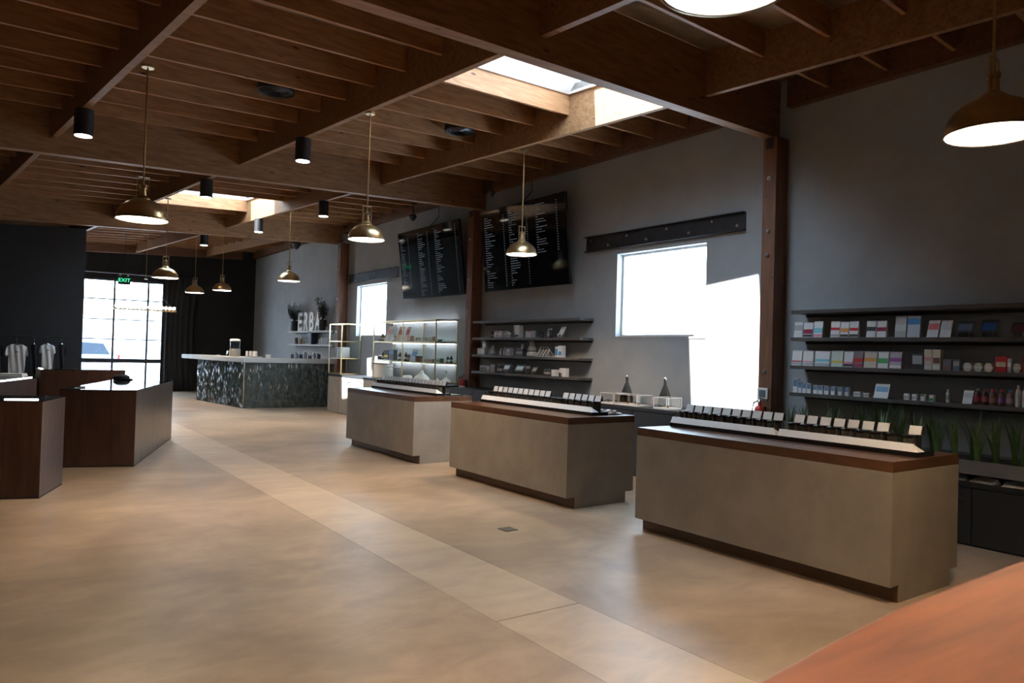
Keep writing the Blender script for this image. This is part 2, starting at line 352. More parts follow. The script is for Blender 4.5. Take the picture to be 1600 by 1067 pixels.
# skylights: curb + pane
for i, (u0, u1, v0, v1) in enumerate(SKY):
    w0, w1 = DW+.001, DW+.40; t = .05; va, vb = v0-SPN[i], v1+SPF[i]
    def well(u0_, u1_, p):                                # wall of the well: outline p in (v, w), along u
        return MB().add([PC(u0_, a_, b_) for a_, b_ in p]+[PC(u1_, a_, b_) for a_, b_ in p], [(0, 1, 2, 3), (7, 6, 5, 4), (0, 4, 5, 1), (1, 5, 6, 2), (2, 6, 7, 3), (3, 7, 4, 0)])
    mb = well(u0, u1, [(va, w0), (va-t, w0), (v0-t, w1), (v0, w1)]); q_ = well(u0, u1, [(vb, w0), (vb+t, w0), (v1+t, w1), (v1, w1)]); mb.add(q_.v, q_.f)
    for e0_, e1_ in ((u0-t, u0), (u1, u1+t)): q_ = well(e0_, e1_, [(va-t, w0), (vb+t, w0), (v1+t, w1), (v0-t, w1)]); mb.add(q_.v, q_.f)
    s = struct('window_%d' % (4+i), mb, M['white'])
    g = MB(); cbox(g, u0-t, u1+t, v0-t, v1+t, w1, w1+.008); g.build('pane', M['glass'], s)
# ---- posts
def post(ya, yb, ztop, label, bolts):
    r = thing('wood_post', label, 'post', (7.92, (ya+yb)/2, 0))
    h = (yb-ya)/2
    B(-.12, -h, 0, .125, h, ztop).build('shaft', M['post'], r, bevel=.008)
    B(-.128, -h*.5, ztop-.14, -.1, h*.5, ztop-.01).build('cap_plate', M['steel'], r)
    for z in bolts: 
        mb = MB().tube([(-.118, 0, z), (-.138, 0, z)], .026, 10); mb.tube([(-.136, 0, z), (-.152, 0, z)], .012, 6); mb.build('bolt', M['bolt'], r)
post(5.41, 5.60, 4.41, 'brown timber post left of the right-hand display shelves, carrying a thermostat', [1.52, 2.95, 3.25, 3.9])
post(12.28, 12.48, 4.48, 'brown timber post between the two black menu screens', [2.45, 3.1, 3.9])
post(19.0, 19.20, 4.54, 'farthest brown timber post, where the tiled bar meets the wall', [2.1, 3.0, 3.8])
# ---- steel channels over the wall windows
def channel(y0, y1, z0, z1, label):
    r = thing('steel_channel', label, 'steel lintel', (XW-.002, (y0+y1)/2, (z0+z1)/2)); L = (y1-y0)/2; h = (z1-z0)/2
    MB().box(-.012, -L, -h, 0, L, h).build('web', M['steel'], r)
    B(-.07, -L, h-.014, -.012, L, h).build('flange', M['steel'], r); B(-.07, -L, -h, -.012, L, -h+.014).build('flange', M['steel'], r)
    n = 8
    for i in range(n):
        y = -L+.12+(2*L-.24)*i/(n-1); z = (.45 if i % 2 else -.4)*h
        MB().tube([(-.012, y, z), (-.035, y, z)], .02, 6).build('bolt', M['bolt'], r)
channel(6.02, 9.15, 3.35, 3.60, 'long dark steel channel with bolts above the near bright window')
channel(15.95, 19.0-.06, 3.42, 3.66, 'dark steel channel with bolts partly behind the far menu screen')
# ================================================================ COUNTERS
XF = 5.077; HT = .98
def counter(yr, yl, label):
    r = thing('service_counter', label, 'counter', (XF, yr, 0)); L = yl-yr
    prof = [(.118, 0), (.875, 0), (.875, .12), (.995, .12), (.995, .905), (0, .905), (0, .119), (.118, .119)]
    MB().prism(prof, L, 'y', 0).build('body', M['conc'], r, bevel=.004)
    B(0, 0, .905, .995, L, HT).build('countertop', M['walnut'], r, bevel=.003)
    B(.106, .006, .0, .118, L-.006, .119).build('toe_kick', M['walnut'], r)
    return r
CN = [(2.552, 4.98, 'nearest', 'right-hand'), (5.998, 8.42, 'middle', 'middle'), (9.451, 11.87, 'farthest', 'far')]
counter(CN[0][0], CN[0][1], 'nearest concrete service counter with thick wood top, at the right')
counter(CN[1][0], CN[1][1], 'middle of three concrete service counters, with a thick wood top')
counter(CN[2][0], CN[2][1], 'farthest and smallest-looking concrete service counter, before the lit glass shelves')
# sample trays
XT = 5.50
jar_body = MB().lathe([(.034, 0), (.044, .004), (.044, .086), (.038, .094)], 12).mesh('jar_body', M['product'], True)
jar_wall = MB().lathe([(.0455, .0), (.0455, .094)], 12, cap=False).mesh('glass_wall', M['glass'], True)
jar_lid = MB().lathe([(.047, .094), (.049, .097), (.049, .112), (.044, .117)], 12).mesh('lid', M['blackg'], True)
card_m = MB().hexa([(0, -.044, .0), (.006, -.044, .0), (.006, .044, .0), (0, .044, .0), (.022, -.044, .064), (.028, -.044, .064), (.028, .044, .064), (.022, .044, .064)]).mesh('card', M['white'])
cst_m = MB().box(.008, -.048, -.114, .016, .048, 0).box(.030, -.056, 0, .036, .056, .062).mesh('stand', M['black'])
clip_m = MB().box(-.003, -.004, 0, .003, .004, .085).mesh('divider', M['chrome'])
def tray(ya, yb, n, cname, uname, missing, tl):
    r = thing('display_tray', tl, 'tray', (XT, ya, HT), 0, 'sample trays on the service counters'); L = yb-ya
    B(0, 0, 0, .25, L, .036).build('base', M['blackg'], r)
    mb = MB(); mb.hexa([(.002, .012, .037), (.012, .004, .037), (.012, L-.004, .037), (.002, L-.004, .037), (.030, .05, .092), (.040, .05, .092), (.040, L-.004, .092), (.030, L-.004, .092)])
    mb.add([(.002, .012, .037), (.030, .05, .092), (.11, .004, .037)], [(0, 1, 2)]); mb.build('front_panel', M['whitep'], r)
    st = (L-.08)/n
    for k in range(n+1): link('divider', clip_m, r, (.05, .05+st*k if k < n else L-.02, .06))
    for k in range(n):                       # k = 0 is the near end; ordinals count from the far (left) end
        y = ya+.05+st*(k+.5); o = ORD[n-k]
        j = thing('sample_jar', 'dark-lidded sample jar, %s from the left in the %s' % (o, uname), 'jar', (XT+.105, y, HT+.036), 0, 'sample jars on the %s counter' % cname)
        link('jar_contents', jar_body, j); link('glass_wall', jar_wall, j); link('lid', jar_lid, j)
        if k in missing: continue
        c = thing('price_card', 'blank-looking white card, %s from the left behind the %s' % (o, uname), 'card', (XT+.175, y, HT+.150), 0, 'white cards on the %s counter' % cname)
        link('card', card_m, c); link('stand', cst_m, c)
a, b = CN[0][0]+.035, CN[0][1]-.03; mid = 3.755
tray(mid+.004, b, 10, 'nearest', 'left tray on the nearest counter', [], 'left of two white-fronted sample trays on the nearest counter')
tray(a, mid-.004, 9, 'nearest', 'right tray on the nearest counter', [1], 'right of two white-fronted sample trays on the nearest counter')
tray(CN[1][0]+.10, CN[1][1]-.07, 19, 'middle', 'tray on the middle counter', [6, 7], 'single long white-fronted sample tray on the middle counter')
tray(CN[2][0]+.10, CN[2][1]-.05, 20, 'farthest', 'tray on the farthest counter', [], 'single long white-fronted sample tray on the farthest counter')
# round wood platter with small goods on the middle counter
p = onz(977, 646, HT)
pt = thing('serving_board', 'small round wooden board holding small packets on the middle counter', 'board', (p.x-.25, p.y+.02, HT))
MB().lathe([(.14, 0), (.15, .006), (.15, .014), (.145, .018)], 24).build('board', M['walnut'], pt, True)
for i, (dx, dy, c, w, nm) in enumerate([(-.02, .09, (.25, .36, .45), .06, 'blue-grey'), (.03, .03, (.8, .7, .72), .05, 'pale pink'), (-.05, -.02, (.7, .68, .72), .06, 'lilac'), (.0, -.09, (.78, .78, .78), .055, 'white')]):
    q = thing('snack_packet', '%s small packet lying on the round board on the middle counter' % nm, 'packet', (pt.location.x+dx, pt.location.y+dy, HT+.018), .4*i)
    B(-w/2, -w/3, 0, w/2, w/3, .028).build('wrapper', paint(c), q, bevel=.006); B(-w/4, -w/3-.001, .006, w/4, w/3+.001, .0295).build('print_band', M['white'], q)
# notepad + stuff on the farthest counter
p = onz(705, 613, HT)
q = thing('notepad', 'white paper pad at the right end of the farthest counter', 'notepad', (5.80, 9.62, HT)); B(-.14, -.1, 0, .14, .1, .012).build('pages', M['white'], q); B(-.15, -.11, -.0, .15, -.1, .016).build('binding', M['black'], q)
# ================================================================ PENDANT LAMPS
def pendant(x, y, z, ztop, label, D=.46, w=None):
    r = thing('pendant_lamp', label, 'pendant lamp', (x, y, z), 0, 'brass dome pendant lamps'); R = D/2
    prof = []; n = 10
    for i in range(n+1):
        a = pi/2*i/n*.93; prof.append((R*cos(a)*.985, R*.82*sin(a)))
    inner = [(max(rr-.006, .01), zz-.004) for rr, zz in prof][::-1]
    MB().lathe([(R*1.0, -.016), (R*1.03, -.014), (R*1.03, .0), (R*.99, .004)]+prof[1:], 36, cap=False).build('dome', M['brass'], r, True)
    MB().lathe([(R*.97, -.012), (R*.95, .01)]+[(a_, b_) for a_, b_ in prof[1:-1] for a_, b_ in [(a_-.008, b_-.006)]], 28, cap=False).build('dome_lining', M['white'], r, True)
    MB().lathe([(R*.95, -.010), (R*.95, -.004)], 32).build('lens', M['lamp'], r)
    h = R*.82
    MB().lathe([(R*.30, h-.03), (R*.30, h), (.032, h+.03), (.026, h+.10), (.034, h+.105), (.034, h+.13), (.012, h+.14)], 16).build('socket_neck', M['brass'], r, True)
    yk = MB(); t = h+.21
    for s in (-1, 1): yk.box(s*.052-.004, -.006, h+.0, s*.052+.004, .006, t)
    yk.box(-.056, -.006, t-.006, .056, .006, t+.006); yk.build('yoke', M['brass'], r)
    MB().tube([(0, 0, h+.13), (0, 0, ztop-z)], .0085, 8).build('rod', M['brass'], r, True)
    MB().lathe([(.055, ztop-z-.022), (.06, ztop-z-.004), (.06, ztop-z)], 16).build('ceiling_canopy', M['brass'], r, True)
    l = bpy.data.lights.new('pendant_light', 'SPOT'); l.energy = w or PENDANT_W; l.color = (1, .72, .44); l.spot_size = rd(138); l.spot_blend = .7; l.shadow_soft_size = .16
    o = bpy.data.objects.new('pendant_light', l); COL.objects.link(o); o.parent = r; o.location = (0, 0, -.05)
def pz(u, v, w): p = PC(u, v, w); return p
BT = .2
for (x, y, z, zt, lab, D) in [
    (1.175, 7.73, 2.83, PC(-6.32, 2.96, .2).z, 'large brass dome pendant at the upper left, left of the aisle', .463),
    (3.58, 7.965, 2.94, PC(-3.91, 2.92, .2).z, 'brass dome pendant hanging just left of the far menu screen', .425),
    (6.15, 8.395, 3.07, PC(-1.30, 3.06, .2).z, 'brass dome pendant hanging in front of the near menu screen', .435),
    (2.775, 15.37, 2.92, PC(-3.88, 10.38, .2).z, 'small brass dome pendant hanging in front of the storefront window', .467),
    (5.27, 15.66, 3.08, PC(-1.36, 10.38, .2).z, 'small brass dome pendant left of the farthest post', .467),
    (4.82, 22.34, 3.13, PC(-1.06, 17.07, DW).z, 'dim brass dome pendant before the black wall, left one of the far pair', .50),
    (5.35, 21.47, 3.19, PC(-.62, 16.15, DW).z, 'dim brass dome pendant before the black wall, right one of the far pair', .50),
    (4.42, 1.72, 2.93, PC(-3.96, -3.4, .2).z, 'brass dome pendant cut by the right edge of the photo', .47),
    (2.03, 1.62, 2.95, PC(-6.45, -3.4, .2).z, 'glowing pendant lamp cut off by the top edge of the photo', .46)]:
    pendant(x, y, z, zt, lab, D)
pendant(-.70, 1.15, 2.85, PC(-8.95, -3.4, .2).z, 'brass dome pendant overhead, just outside the top left of the photo', .46, 300)
def can(px, yb, label, side, lamp=True, T=None):
    D = .19; t = FPX*.2/T; P = CAM + ray(px, yb)*t
    d = P-OC; u = d.x*GX.x+d.y*GX.y; v = d.x*GY.x+d.y*GY.y
    ub = min(beams+[.85], key=lambda b_: abs(b_-u)); 
    q = PC(ub, v, .2); r = thing('downlight', label, 'downlight', (q.x, q.y, q.z), 0, 'black cylinder downlights')
    MB().lathe([(.095, -.30), (.1, -.298), (.1, -.004), (.096, 0)], 24).build('housing', M['black'], r, True)
    MB().lathe([(.088, -.306), (.088, -.300)], 24).build('lens', M['lamp'], r)
    l = bpy.data.lights.new('can_light', 'SPOT'); l.energy = DOWN_W; l.color = (1, .78, .55); l.spot_size = rd(95); l.spot_blend = .6; l.shadow_soft_size = .08
    o = bpy.data.objects.new('can_light', l); COL.objects.link(o); o.parent = r; o.location = (0, 0, -.33)
can(153, 203, 'black cylinder downlight nearest the upper left corner', 0, T=27)
can(470.5, 251, 'black cylinder downlight under the second beam, upper centre', 0, T=23.5)
can(320, 308, 'black cylinder downlight just above the far skylight', 0, T=18.5)
can(407, 358, 'small black cylinder downlight right of the far skylight', 0, T=13.5)
can(521, 330, 'black cylinder downlight above the far post', 0, T=15.5)
can(278, 391, 'smallest black cylinder downlight, above the storefront pendant', 0, T=12)
# round vents between joists, sensors, speakers
for (px, py, lab) in [(415, 148, 'round black ceiling vent in the left joist bay'), (705, 206, 'round black ceiling vent below the near skylight')]:
    d = ray(px, py); t = ((OC.z+.50)-H)/d.z
    for _ in range(4):
        P = CAM+d*t; q = P-OC; u = q.x*GX.x+q.y*GX.y; v = q.x*GY.x+q.y*GY.y; t = (PC(u, v, .50).z-H)/d.z
    vk = round((v-.14)/.648-.5)*.648+.14+.324
    q = PC(u, vk, .46); r = thing('ceiling_vent', lab, 'vent', q)
    MB().lathe([(.20, .02), (.215, .0), (.215, .03), (.2, .24)], 28).build('drum', M['black'], r, True)
    for i in range(5): MB().lathe([(.03+.035*i, .0), (.04+.035*i, .012)], 24, cap=False).build('louvre_ring', M['steel'], r)
def sensor(p, label, dn=.1, s=.06):
    r = thing('ceiling_speaker', label, 'ceiling speaker', p)
    MB().lathe([(.01, -s*1.2), (s*.6, -s*.8), (s, 0), (s*.8, s*.4), (.02, s*.6)], 12).build('head', M['black'], r, True)
    MB().tube([(0, 0, s*.5), (0, 0, dn)], .012, 6).build('stem', M['black'], r)
for px, py, x, lab, s in [(645, 338, 7.7, 'small black speaker hanging above the far menu screen', .09), (768, 300, 7.7, 'small black speaker above the near menu screen', .08), (463, 381, 7.7, 'black speaker in the ceiling corner above the bar wall', .15)]:
    p = onx(px, py, x); dz = 4.86-p.z if x < 7.9 else .2
    sensor(p, lab, max(.12, PC(uwall(p.y-5.5)-.3, p.y-5.5, .44).z-p.z-.005), s)
# ================================================================ MENU SCREENS
def screen(y0, y1, xt, zt, xb, zb, label, cols, seed):
    """tilted wall screen: top edge leans out from the wall"""
    r = thing('menu_screen', label, 'menu screen', (xb, (y0+y1)/2, zb), 0, 'menu screens on the plaster wall')
    hgt = math.hypot(xt-xb, zt-zb); ang = math.atan2(xb-xt, zt-zb); L = (y1-y0)/2
    mt = Matrix.Rotation(-ang, 4, 'Y')
    def part(mb, name, m, par=None):
        me = mb.mesh(name, m); me.transform(mt); return link(name, me, par or r)
    cas = part(B(0, -L, 0, .05, L, hgt), 'casing', M['blackg'])
    part(B(-.004, -L+.014, .014, 0, L-.014, hgt-.014), 'display', M['screen'])
    rnd = random.Random(seed); tx = MB()
    for (c0, c1, pr, rows, zt_) in cols:          # illegible menu lines: short dashes of print on the glass
        for k in range(rows):
            z = hgt*zt_-k*hgt*.0285
            if z < .06: break
            y = L-(2*L)*c0; nw = rnd.randint(1, 4)
            for _ in range(nw):
                w = rnd.uniform(.025, .09)
                if y-w < L-2*L*c1: break
                tx.box(-.0055, y-w, z, -.0045, y, z+.009); y -= w+.014
            yp = L-2*L*pr; tx.box(-.0055, yp-.03, z, -.0045, yp, z+.009)
    t = part(tx, 'menu_lines', M['text']); t['kind'] = 'stuff'
    arm = MB().box(.05, -.2, hgt*.35, .07, .2, hgt*.65); part(arm, 'bracket', M['black'])
    d = (XW-.004)-(xb); MB().box(.10, -.06, hgt*.45, d, -.02, hgt*.5).box(.10, .02, hgt*.45, d, .06, hgt*.5).build('wall_arm', M['black'], r)
    MB().tube([(.03-(xb-xt), .02, hgt*.97), (.02, .03, hgt+.12), (.1, -.02, hgt+.25), (d-.12, .05, 4.78-zb)], .009, 6).build('cable', M['black'], r)
screen(9.25, 11.78, 7.62, 4.33, 7.79, 2.82, 'large black menu screen right of the post, above the small shelves', [(.05, .2, .29, 48, .90), (.36, .5, .57, 48, .93), (.68, .80, .90, 20, .93)], 3)
screen(12.53, 15.20, 7.60, 4.31, 7.80, 2.81, 'large black menu screen left of the post, partly reflecting a window', [(.04, .12, .17, 26, .90), (.34, .46, .50, 46, .93), (.62, .75, .93, 46, .94)], 5)
# ================================================================ WALL SHELVES
def wshelf(y0, y1, z, label, group, t=.042, xf=7.75, m=None, side=XW):
    r = thing('wall_shelf', label, 'shelf', (xf, y0, z-t), 0, group)
    B(0, 0, 0, side-xf, y1-y0, t).build('board', m or M['shelfw'], r, bevel=.003)
    B(side-xf-.02, .02, -.03, side-xf-.0, y1-y0-.02, 0).build('bracket_rail', M['black'], r)
ZS = [2.255, 1.935, 1.605, 1.285]
G0 = 'grey shelves on the right wall'; G1 = 'grey shelves below the near menu screen'
for z, n in zip(ZS, ['topmost, empty', 'second from top', 'third from top', 'lowest']):
    wshelf(.9, 5.13, z, '%s grey shelf on the dark wall at the right edge' % n, G0)
    wshelf(8.93, 12.12, z, '%s grey shelf below the near menu screen' % n, G1)
# ---- goods -----------------------------------------------------
XG = 7.80
def dims(x0, x1, yt, z, xg=None):
    xg = xg or XG
    a, b = onx(x0, yt, xg), onx(x1, yt, xg); w = abs(a.y-b.y); h = onx((x0+x1)/2, yt, xg).z-z
    return (a.y+b.y)/2, w, max(h, .02)
def base(name, cat, lab, y, z, xg, grp): return thing(name, lab, cat, (xg, y, z), 0, grp)
def pouch(y, w, h, z, cols, lab, grp, xg):
    r = base('snack_pouch', 'pouch', lab, y, z, xg, grp); W2 = w*.47; d = min(.05, w*.5)
    mb = MB(); n = 5; L = []
    for i in range(n+1):
        t = i/n; dd = d*(1-t)**.6*.5+.004; xx = .12*h*t; ww = W2*(1-.03*sin(pi*t)); L.append((xx, dd, ww, h*t))
    vs = []; 
    for xx, dd, ww, zz in L: vs += [(xx, -ww, zz), (xx, ww, zz), (xx+2*dd, ww, zz), (xx+2*dd, -ww, zz)]
    fs = [(3, 2, 1, 0), tuple(4*n+k for k in range(4))]
    for i in range(n):
        for k in range(4): fs.append((4*i+k, 4*i+(k+1) % 4, 4*i+4+(k+1) % 4, 4*i+4+k))
    mb.add(vs, fs).build('bag', paint(cols[0], .35), r, bevel=.002)
    def strip(z0, z1, c, nm, k=.96):
        B(0, 0, 0, 1, 1, 1); x0, x1 = .12*z0-.0025, .12*z1-.0025
        MB().hexa([(x0, -W2*k, z0), (x0+.001, -W2*k, z0), (x0+.001, W2*k, z0), (x0, W2*k, z0), (x1, -W2*k, z1), (x1+.001, -W2*k, z1), (x1+.001, W2*k, z1), (x1, W2*k, z1)]).build(nm, paint(c, .4), r)
    strip(h*cols[2][0], h*cols[2][1], cols[1], 'label_band')
    if len(cols) > 3: strip(h*.05, h*.2, cols[3], 'lower_band')
    strip(h*.93, h*.985, [c*.8 for c in cols[0]], 'seal', .9)
def carton(y, w, h, z, cols, lab, grp, xg, d=None, nm='carton'):
    r = base(nm, 'box', lab, y, z, xg, grp); d = d or min(.09, w*.9); w *= .94
    B(0, -w/2, 0, d, w/2, h).build('box', paint(cols[0]), r, bevel=.002)
    B(-.0012, -w*.42, h*cols[2][0], -.0002, w*.42, h*cols[2][1]).build('label_panel', paint(cols[1]), r)
    if len(cols) > 3: B(-.0012, -w*.42, h*.06, -.0002, w*.42, h*.22).build('lower_panel', paint(cols[3]), r)
def bottle(y, w, h, z, cols, lab, grp, xg, metal=0):
    r = base('bottle', 'bottle', lab, y, z, xg+.04, grp); R = w*.46
    MB().lathe([(R*.9, 0), (R, .006), (R, h*.66), (R*.75, h*.78), (R*.42, h*.84), (R*.42, h*.88)], 14).build('body', paint(cols[0], .2, metal), r, True)
    MB().lathe([(R*.5, h*.86), (R*.5, h*.99), (R*.44, h)], 12).build('cap', paint(cols[1]), r, True)
    MB().lathe([(R*1.02, h*cols[2][0]), (R*1.02, h*cols[2][1])], 14, cap=False).build('label_wrap', paint(cols[3] if len(cols) > 3 else (.7, .7, .7)), r, True)
def tub(y, w, h, z, cols, lab, grp, xg):
    r = base('tub', 'jar', lab, y, z, xg+.04, grp); R = w*.47
    MB().lathe([(R*.92, 0), (R*.96, .004), (R*.96, h*.7)], 14).build('body', paint(cols[0], .3), r, True)
    MB().lathe([(R, h*.7), (R, h*.97), (R*.95, h)], 14).build('lid', paint(cols[1], .3), r, True)
def hexbox(y, w, h, z, cols, lab, grp, xg):
    r = base('hexagonal_box', 'box', lab, y, z, xg, grp); R = w/2
    pts = [(R*cos(a*pi/3), h/2+h/2*sin(a*pi/3)/sin(pi/3)) for a in range(6)]
    MB().prism(pts, .05, 'x', 0).build('box', paint(cols[0]), r, bevel=.002)
    B(-.001, -R*.6, h*.36, 0, R*.6, h*.62).build('label_panel', paint(cols[1]), r)
def easel(y, w, h, z, cols, lab, grp, xg):
    r = base('display_easel', 'stand', lab, y, z, xg, grp); W2 = w*.45
    MB().hexa([(0, -W2, h*.28), (.008, -W2, h*.28), (.008, W2, h*.28), (0, W2, h*.28), (.07, -W2, h), (.078, -W2, h), (.078, W2, h), (.07, W2, h)]).build('panel', paint(cols[0], .3), r)
    MB().hexa([(.008, -W2*.8, h*.42), (.011, -W2*.8, h*.42), (.011, W2*.8, h*.42), (.008, W2*.8, h*.42), (.06, -W2*.8, h*.9), (.063, -W2*.8, h*.9), (.063, W2*.8, h*.9), (.06, W2*.8, h*.9)]).mesh
    MB().hexa([(-.003+.07*.2, -W2*.8, h*.42), (.0+.07*.2, -W2*.8, h*.42), (.0+.07*.2, W2*.8, h*.42), (-.003+.07*.2, W2*.8, h*.42), (-.003+.07*.75, -W2*.8, h*.82), (.0+.07*.75, -W2*.8, h*.82), (.07*.75, W2*.8, h*.82), (-.003+.07*.75, W2*.8, h*.82)]).build('print', paint(cols[1], .3), r)
    for s in (-1, 1):
        MB().tube([(-.02, s*W2*.7, h*.36), (-.015, s*W2*.7, .004), (.10, s*W2*.7, .004), (.045, s*W2*.7, h*.62)], .004, 6).build('wire_leg', M['chrome'], r)
def signcard(y, w, h, z, cols, lab, grp, xg):
    r = base('sign_card', 'sign', lab, y, z, xg, grp); W2 = w*.46
    def sl(z0, z1, k, o, m, nm):
        x0, x1 = .35*z0+o, .35*z1+o
        MB().hexa([(x0, -W2*k, z0), (x0+.004, -W2*k, z0), (x0+.004, W2*k, z0), (x0, W2*k, z0), (x1, -W2*k, z1), (x1+.004, -W2*k, z1), (x1+.004, W2*k, z1), (x1, W2*k, z1)]).build(nm, m, r)
    sl(0, h, 1, 0, paint(cols[0]), 'card'); sl(h*.45, h*.8, .85, -.003, paint(cols[1]), 'print')
    B(.0, -W2*.8, 0, .35*h+.03, W2*.8, .004).build('foot', M['glass'], r)
KIND = dict(p=pouch, c=carton, b=bottle, t=tub, h=hexbox, e=easel, s=signcard)
NOUN = dict(p='pouch', c='box', b='bottle', t='tub', h='hexagonal box', e='display on chrome legs', s='card')
def row(items, z, where, grp, xg=None, dz=0):
    n = 0
    for it in items:
        k, x0, x1, yt, desc, cols = it[:6]; n += 1
        y, w, h = dims(x0, x1, yt, z, xg)
        KIND[k](y, w, h, z, cols, '%s %s, %s from left on %s' % (desc, NOUN[k], ORD[n], where), grp, xg or XG)
WH = (.78, .78, .78); GR = (.45, .46, .48); DK = (.05, .05, .055); RD = (.6, .04, .05); MR = (.35, .03, .08); CY = (.25, .6, .7); BL = (.05, .25, .6); OR = (.75, .35, .1); YE = (.75, .6, .1); GN = (.1, .45, .15); PU = (.35, .1, .35); PK = (.75, .3, .4); BR_ = (.18, .09, .06); CR = (.7, .62, .5)
row([('p', 1240, 1254, 503, 'white', [WH, GR, (.45, .8)]), ('p', 1254.5, 1270, 504, 'white and maroon', [WH, MR, (.25, .55), DK]), ('p', 1270.5, 1285.5, 502, 'white and cyan', [WH, CY, (.28, .6), PK]),
     ('p', 1297, 1312, 502, 'white pouch-shaped red-striped', [WH, RD, (.45, .62), GR]), ('p', 1312.5, 1326, 503, 'white orange-spotted', [WH, OR, (.35, .6), DK]), ('p', 1326.5, 1341, 502, 'white grey-footed', [WH, RD, (.42, .6), DK]),
     ('p', 1353, 1368.5, 501.5, 'white black-printed', [WH, DK, (.4, .65)]), ('p', 1369, 1385, 501.5, 'white red-and-black', [WH, MR, (.38, .62)]),
     ('p', 1397.5, 1416, 493.5, 'tall clear silver', [(.5, .52, .54), (.6, .68, .7), (.3, .6)]), ('p', 1416.5, 1438, 494, 'tall blue and white', [(.55, .62, .72), BL, (.62, .9)]),
     ('s', 1447, 1466, 500, 'slanted red and white', [(.6, .58, .58), RD, (.3, .6)]), ('s', 1467, 1486, 500, 'slanted plain white', [(.62, .6, .62), GR, (.3, .6)]),
     ('e', 1492, 1521, 501, 'dark printed', [DK, (.1, .14, .22)]), ('e', 1529, 1559, 499, 'blue and black', [DK, (.03, .10, .3)]), ('e', 1577, 1605, 503, 'maroon and black', [DK, (.18, .05, .08)])],
    ZS[1], 'upper stocked shelf, right wall', 'goods on the upper stocked shelf')
row([('p', 1236.5, 1253, 547.5, 'white red-banded', [WH, RD, (.24, .32), GR]), ('p', 1253.5, 1270.5, 548, 'white pink-banded', [WH, PK, (.24, .32), GR]), ('p', 1272, 1297, 548.5, 'wide cyan-striped', [WH, CY, (.3, .48), GR]),
     ('p', 1298, 1317, 548, 'grey yellow-banded', [(.6, .65, .6), YE, (.25, .38)]), ('p', 1317.5, 1333, 549, 'white pink-based', [WH, PK, (.2, .34), DK]), ('p', 1333.5, 1348.5, 548, 'red and maroon', [(.25, .2, .22), RD, (.3, .55), (.4, .05, .1)]),
     ('p', 1349, 1370, 549.5, 'peach orange', [(.62, .55, .5), OR, (.4, .62)]), ('p', 1371, 1388, 549.5, 'white green-printed', [WH, GN, (.3, .6)]), ('p', 1389, 1409, 550, 'white and purple', [(.5, .48, .52), PU, (.42, .65), WH]),
     ('c', 1424, 1443, 553, 'black and white square', [DK, GR, (.35, .9)]), ('c', 1444, 1456.3, 546, 'tall cream and pink', [CR, PK, (.45, .62), WH]), ('c', 1457, 1470, 546, 'tall cream and brown', [CR, BR_, (.32, .6), WH]),
     ('c', 1473, 1487, 561, 'grey and brick-red', [(.2, .21, .24), (.4, .12, .1), (.1, .3)]), ('c', 1488.5, 1500, 561, 'small grey-blue', [(.17, .2, .26), GR, (.4, .8)]),
     ('h', 1504, 1519, 566.5, 'cream', [CR, WH, (.3, .6)]), ('h', 1520.5, 1536, 567, 'cream', [CR, WH, (.3, .6)]), ('h', 1537, 1552, 567.5, 'cream', [CR, WH, (.3, .6)]),
     ('c', 1554.6, 1573.5, 557, 'bright red', [RD, CR, (.35, .65)]), ('c', 1574, 1580.6, 560, 'narrow grey', [GR, WH, (.4, .7)]), ('h', 1582, 1596, 568, 'cream', [CR, WH, (.3, .6)]), ('c', 1598, 1612, 555, 'orange-red edge-of-frame', [RD, OR, (.35, .65)])],
    ZS[2], 'middle stocked shelf, right wall', 'goods on the middle stocked shelf')
bw = lambda: [(.72, .73, .75), (.12, .22, .38), (.45, .97)]
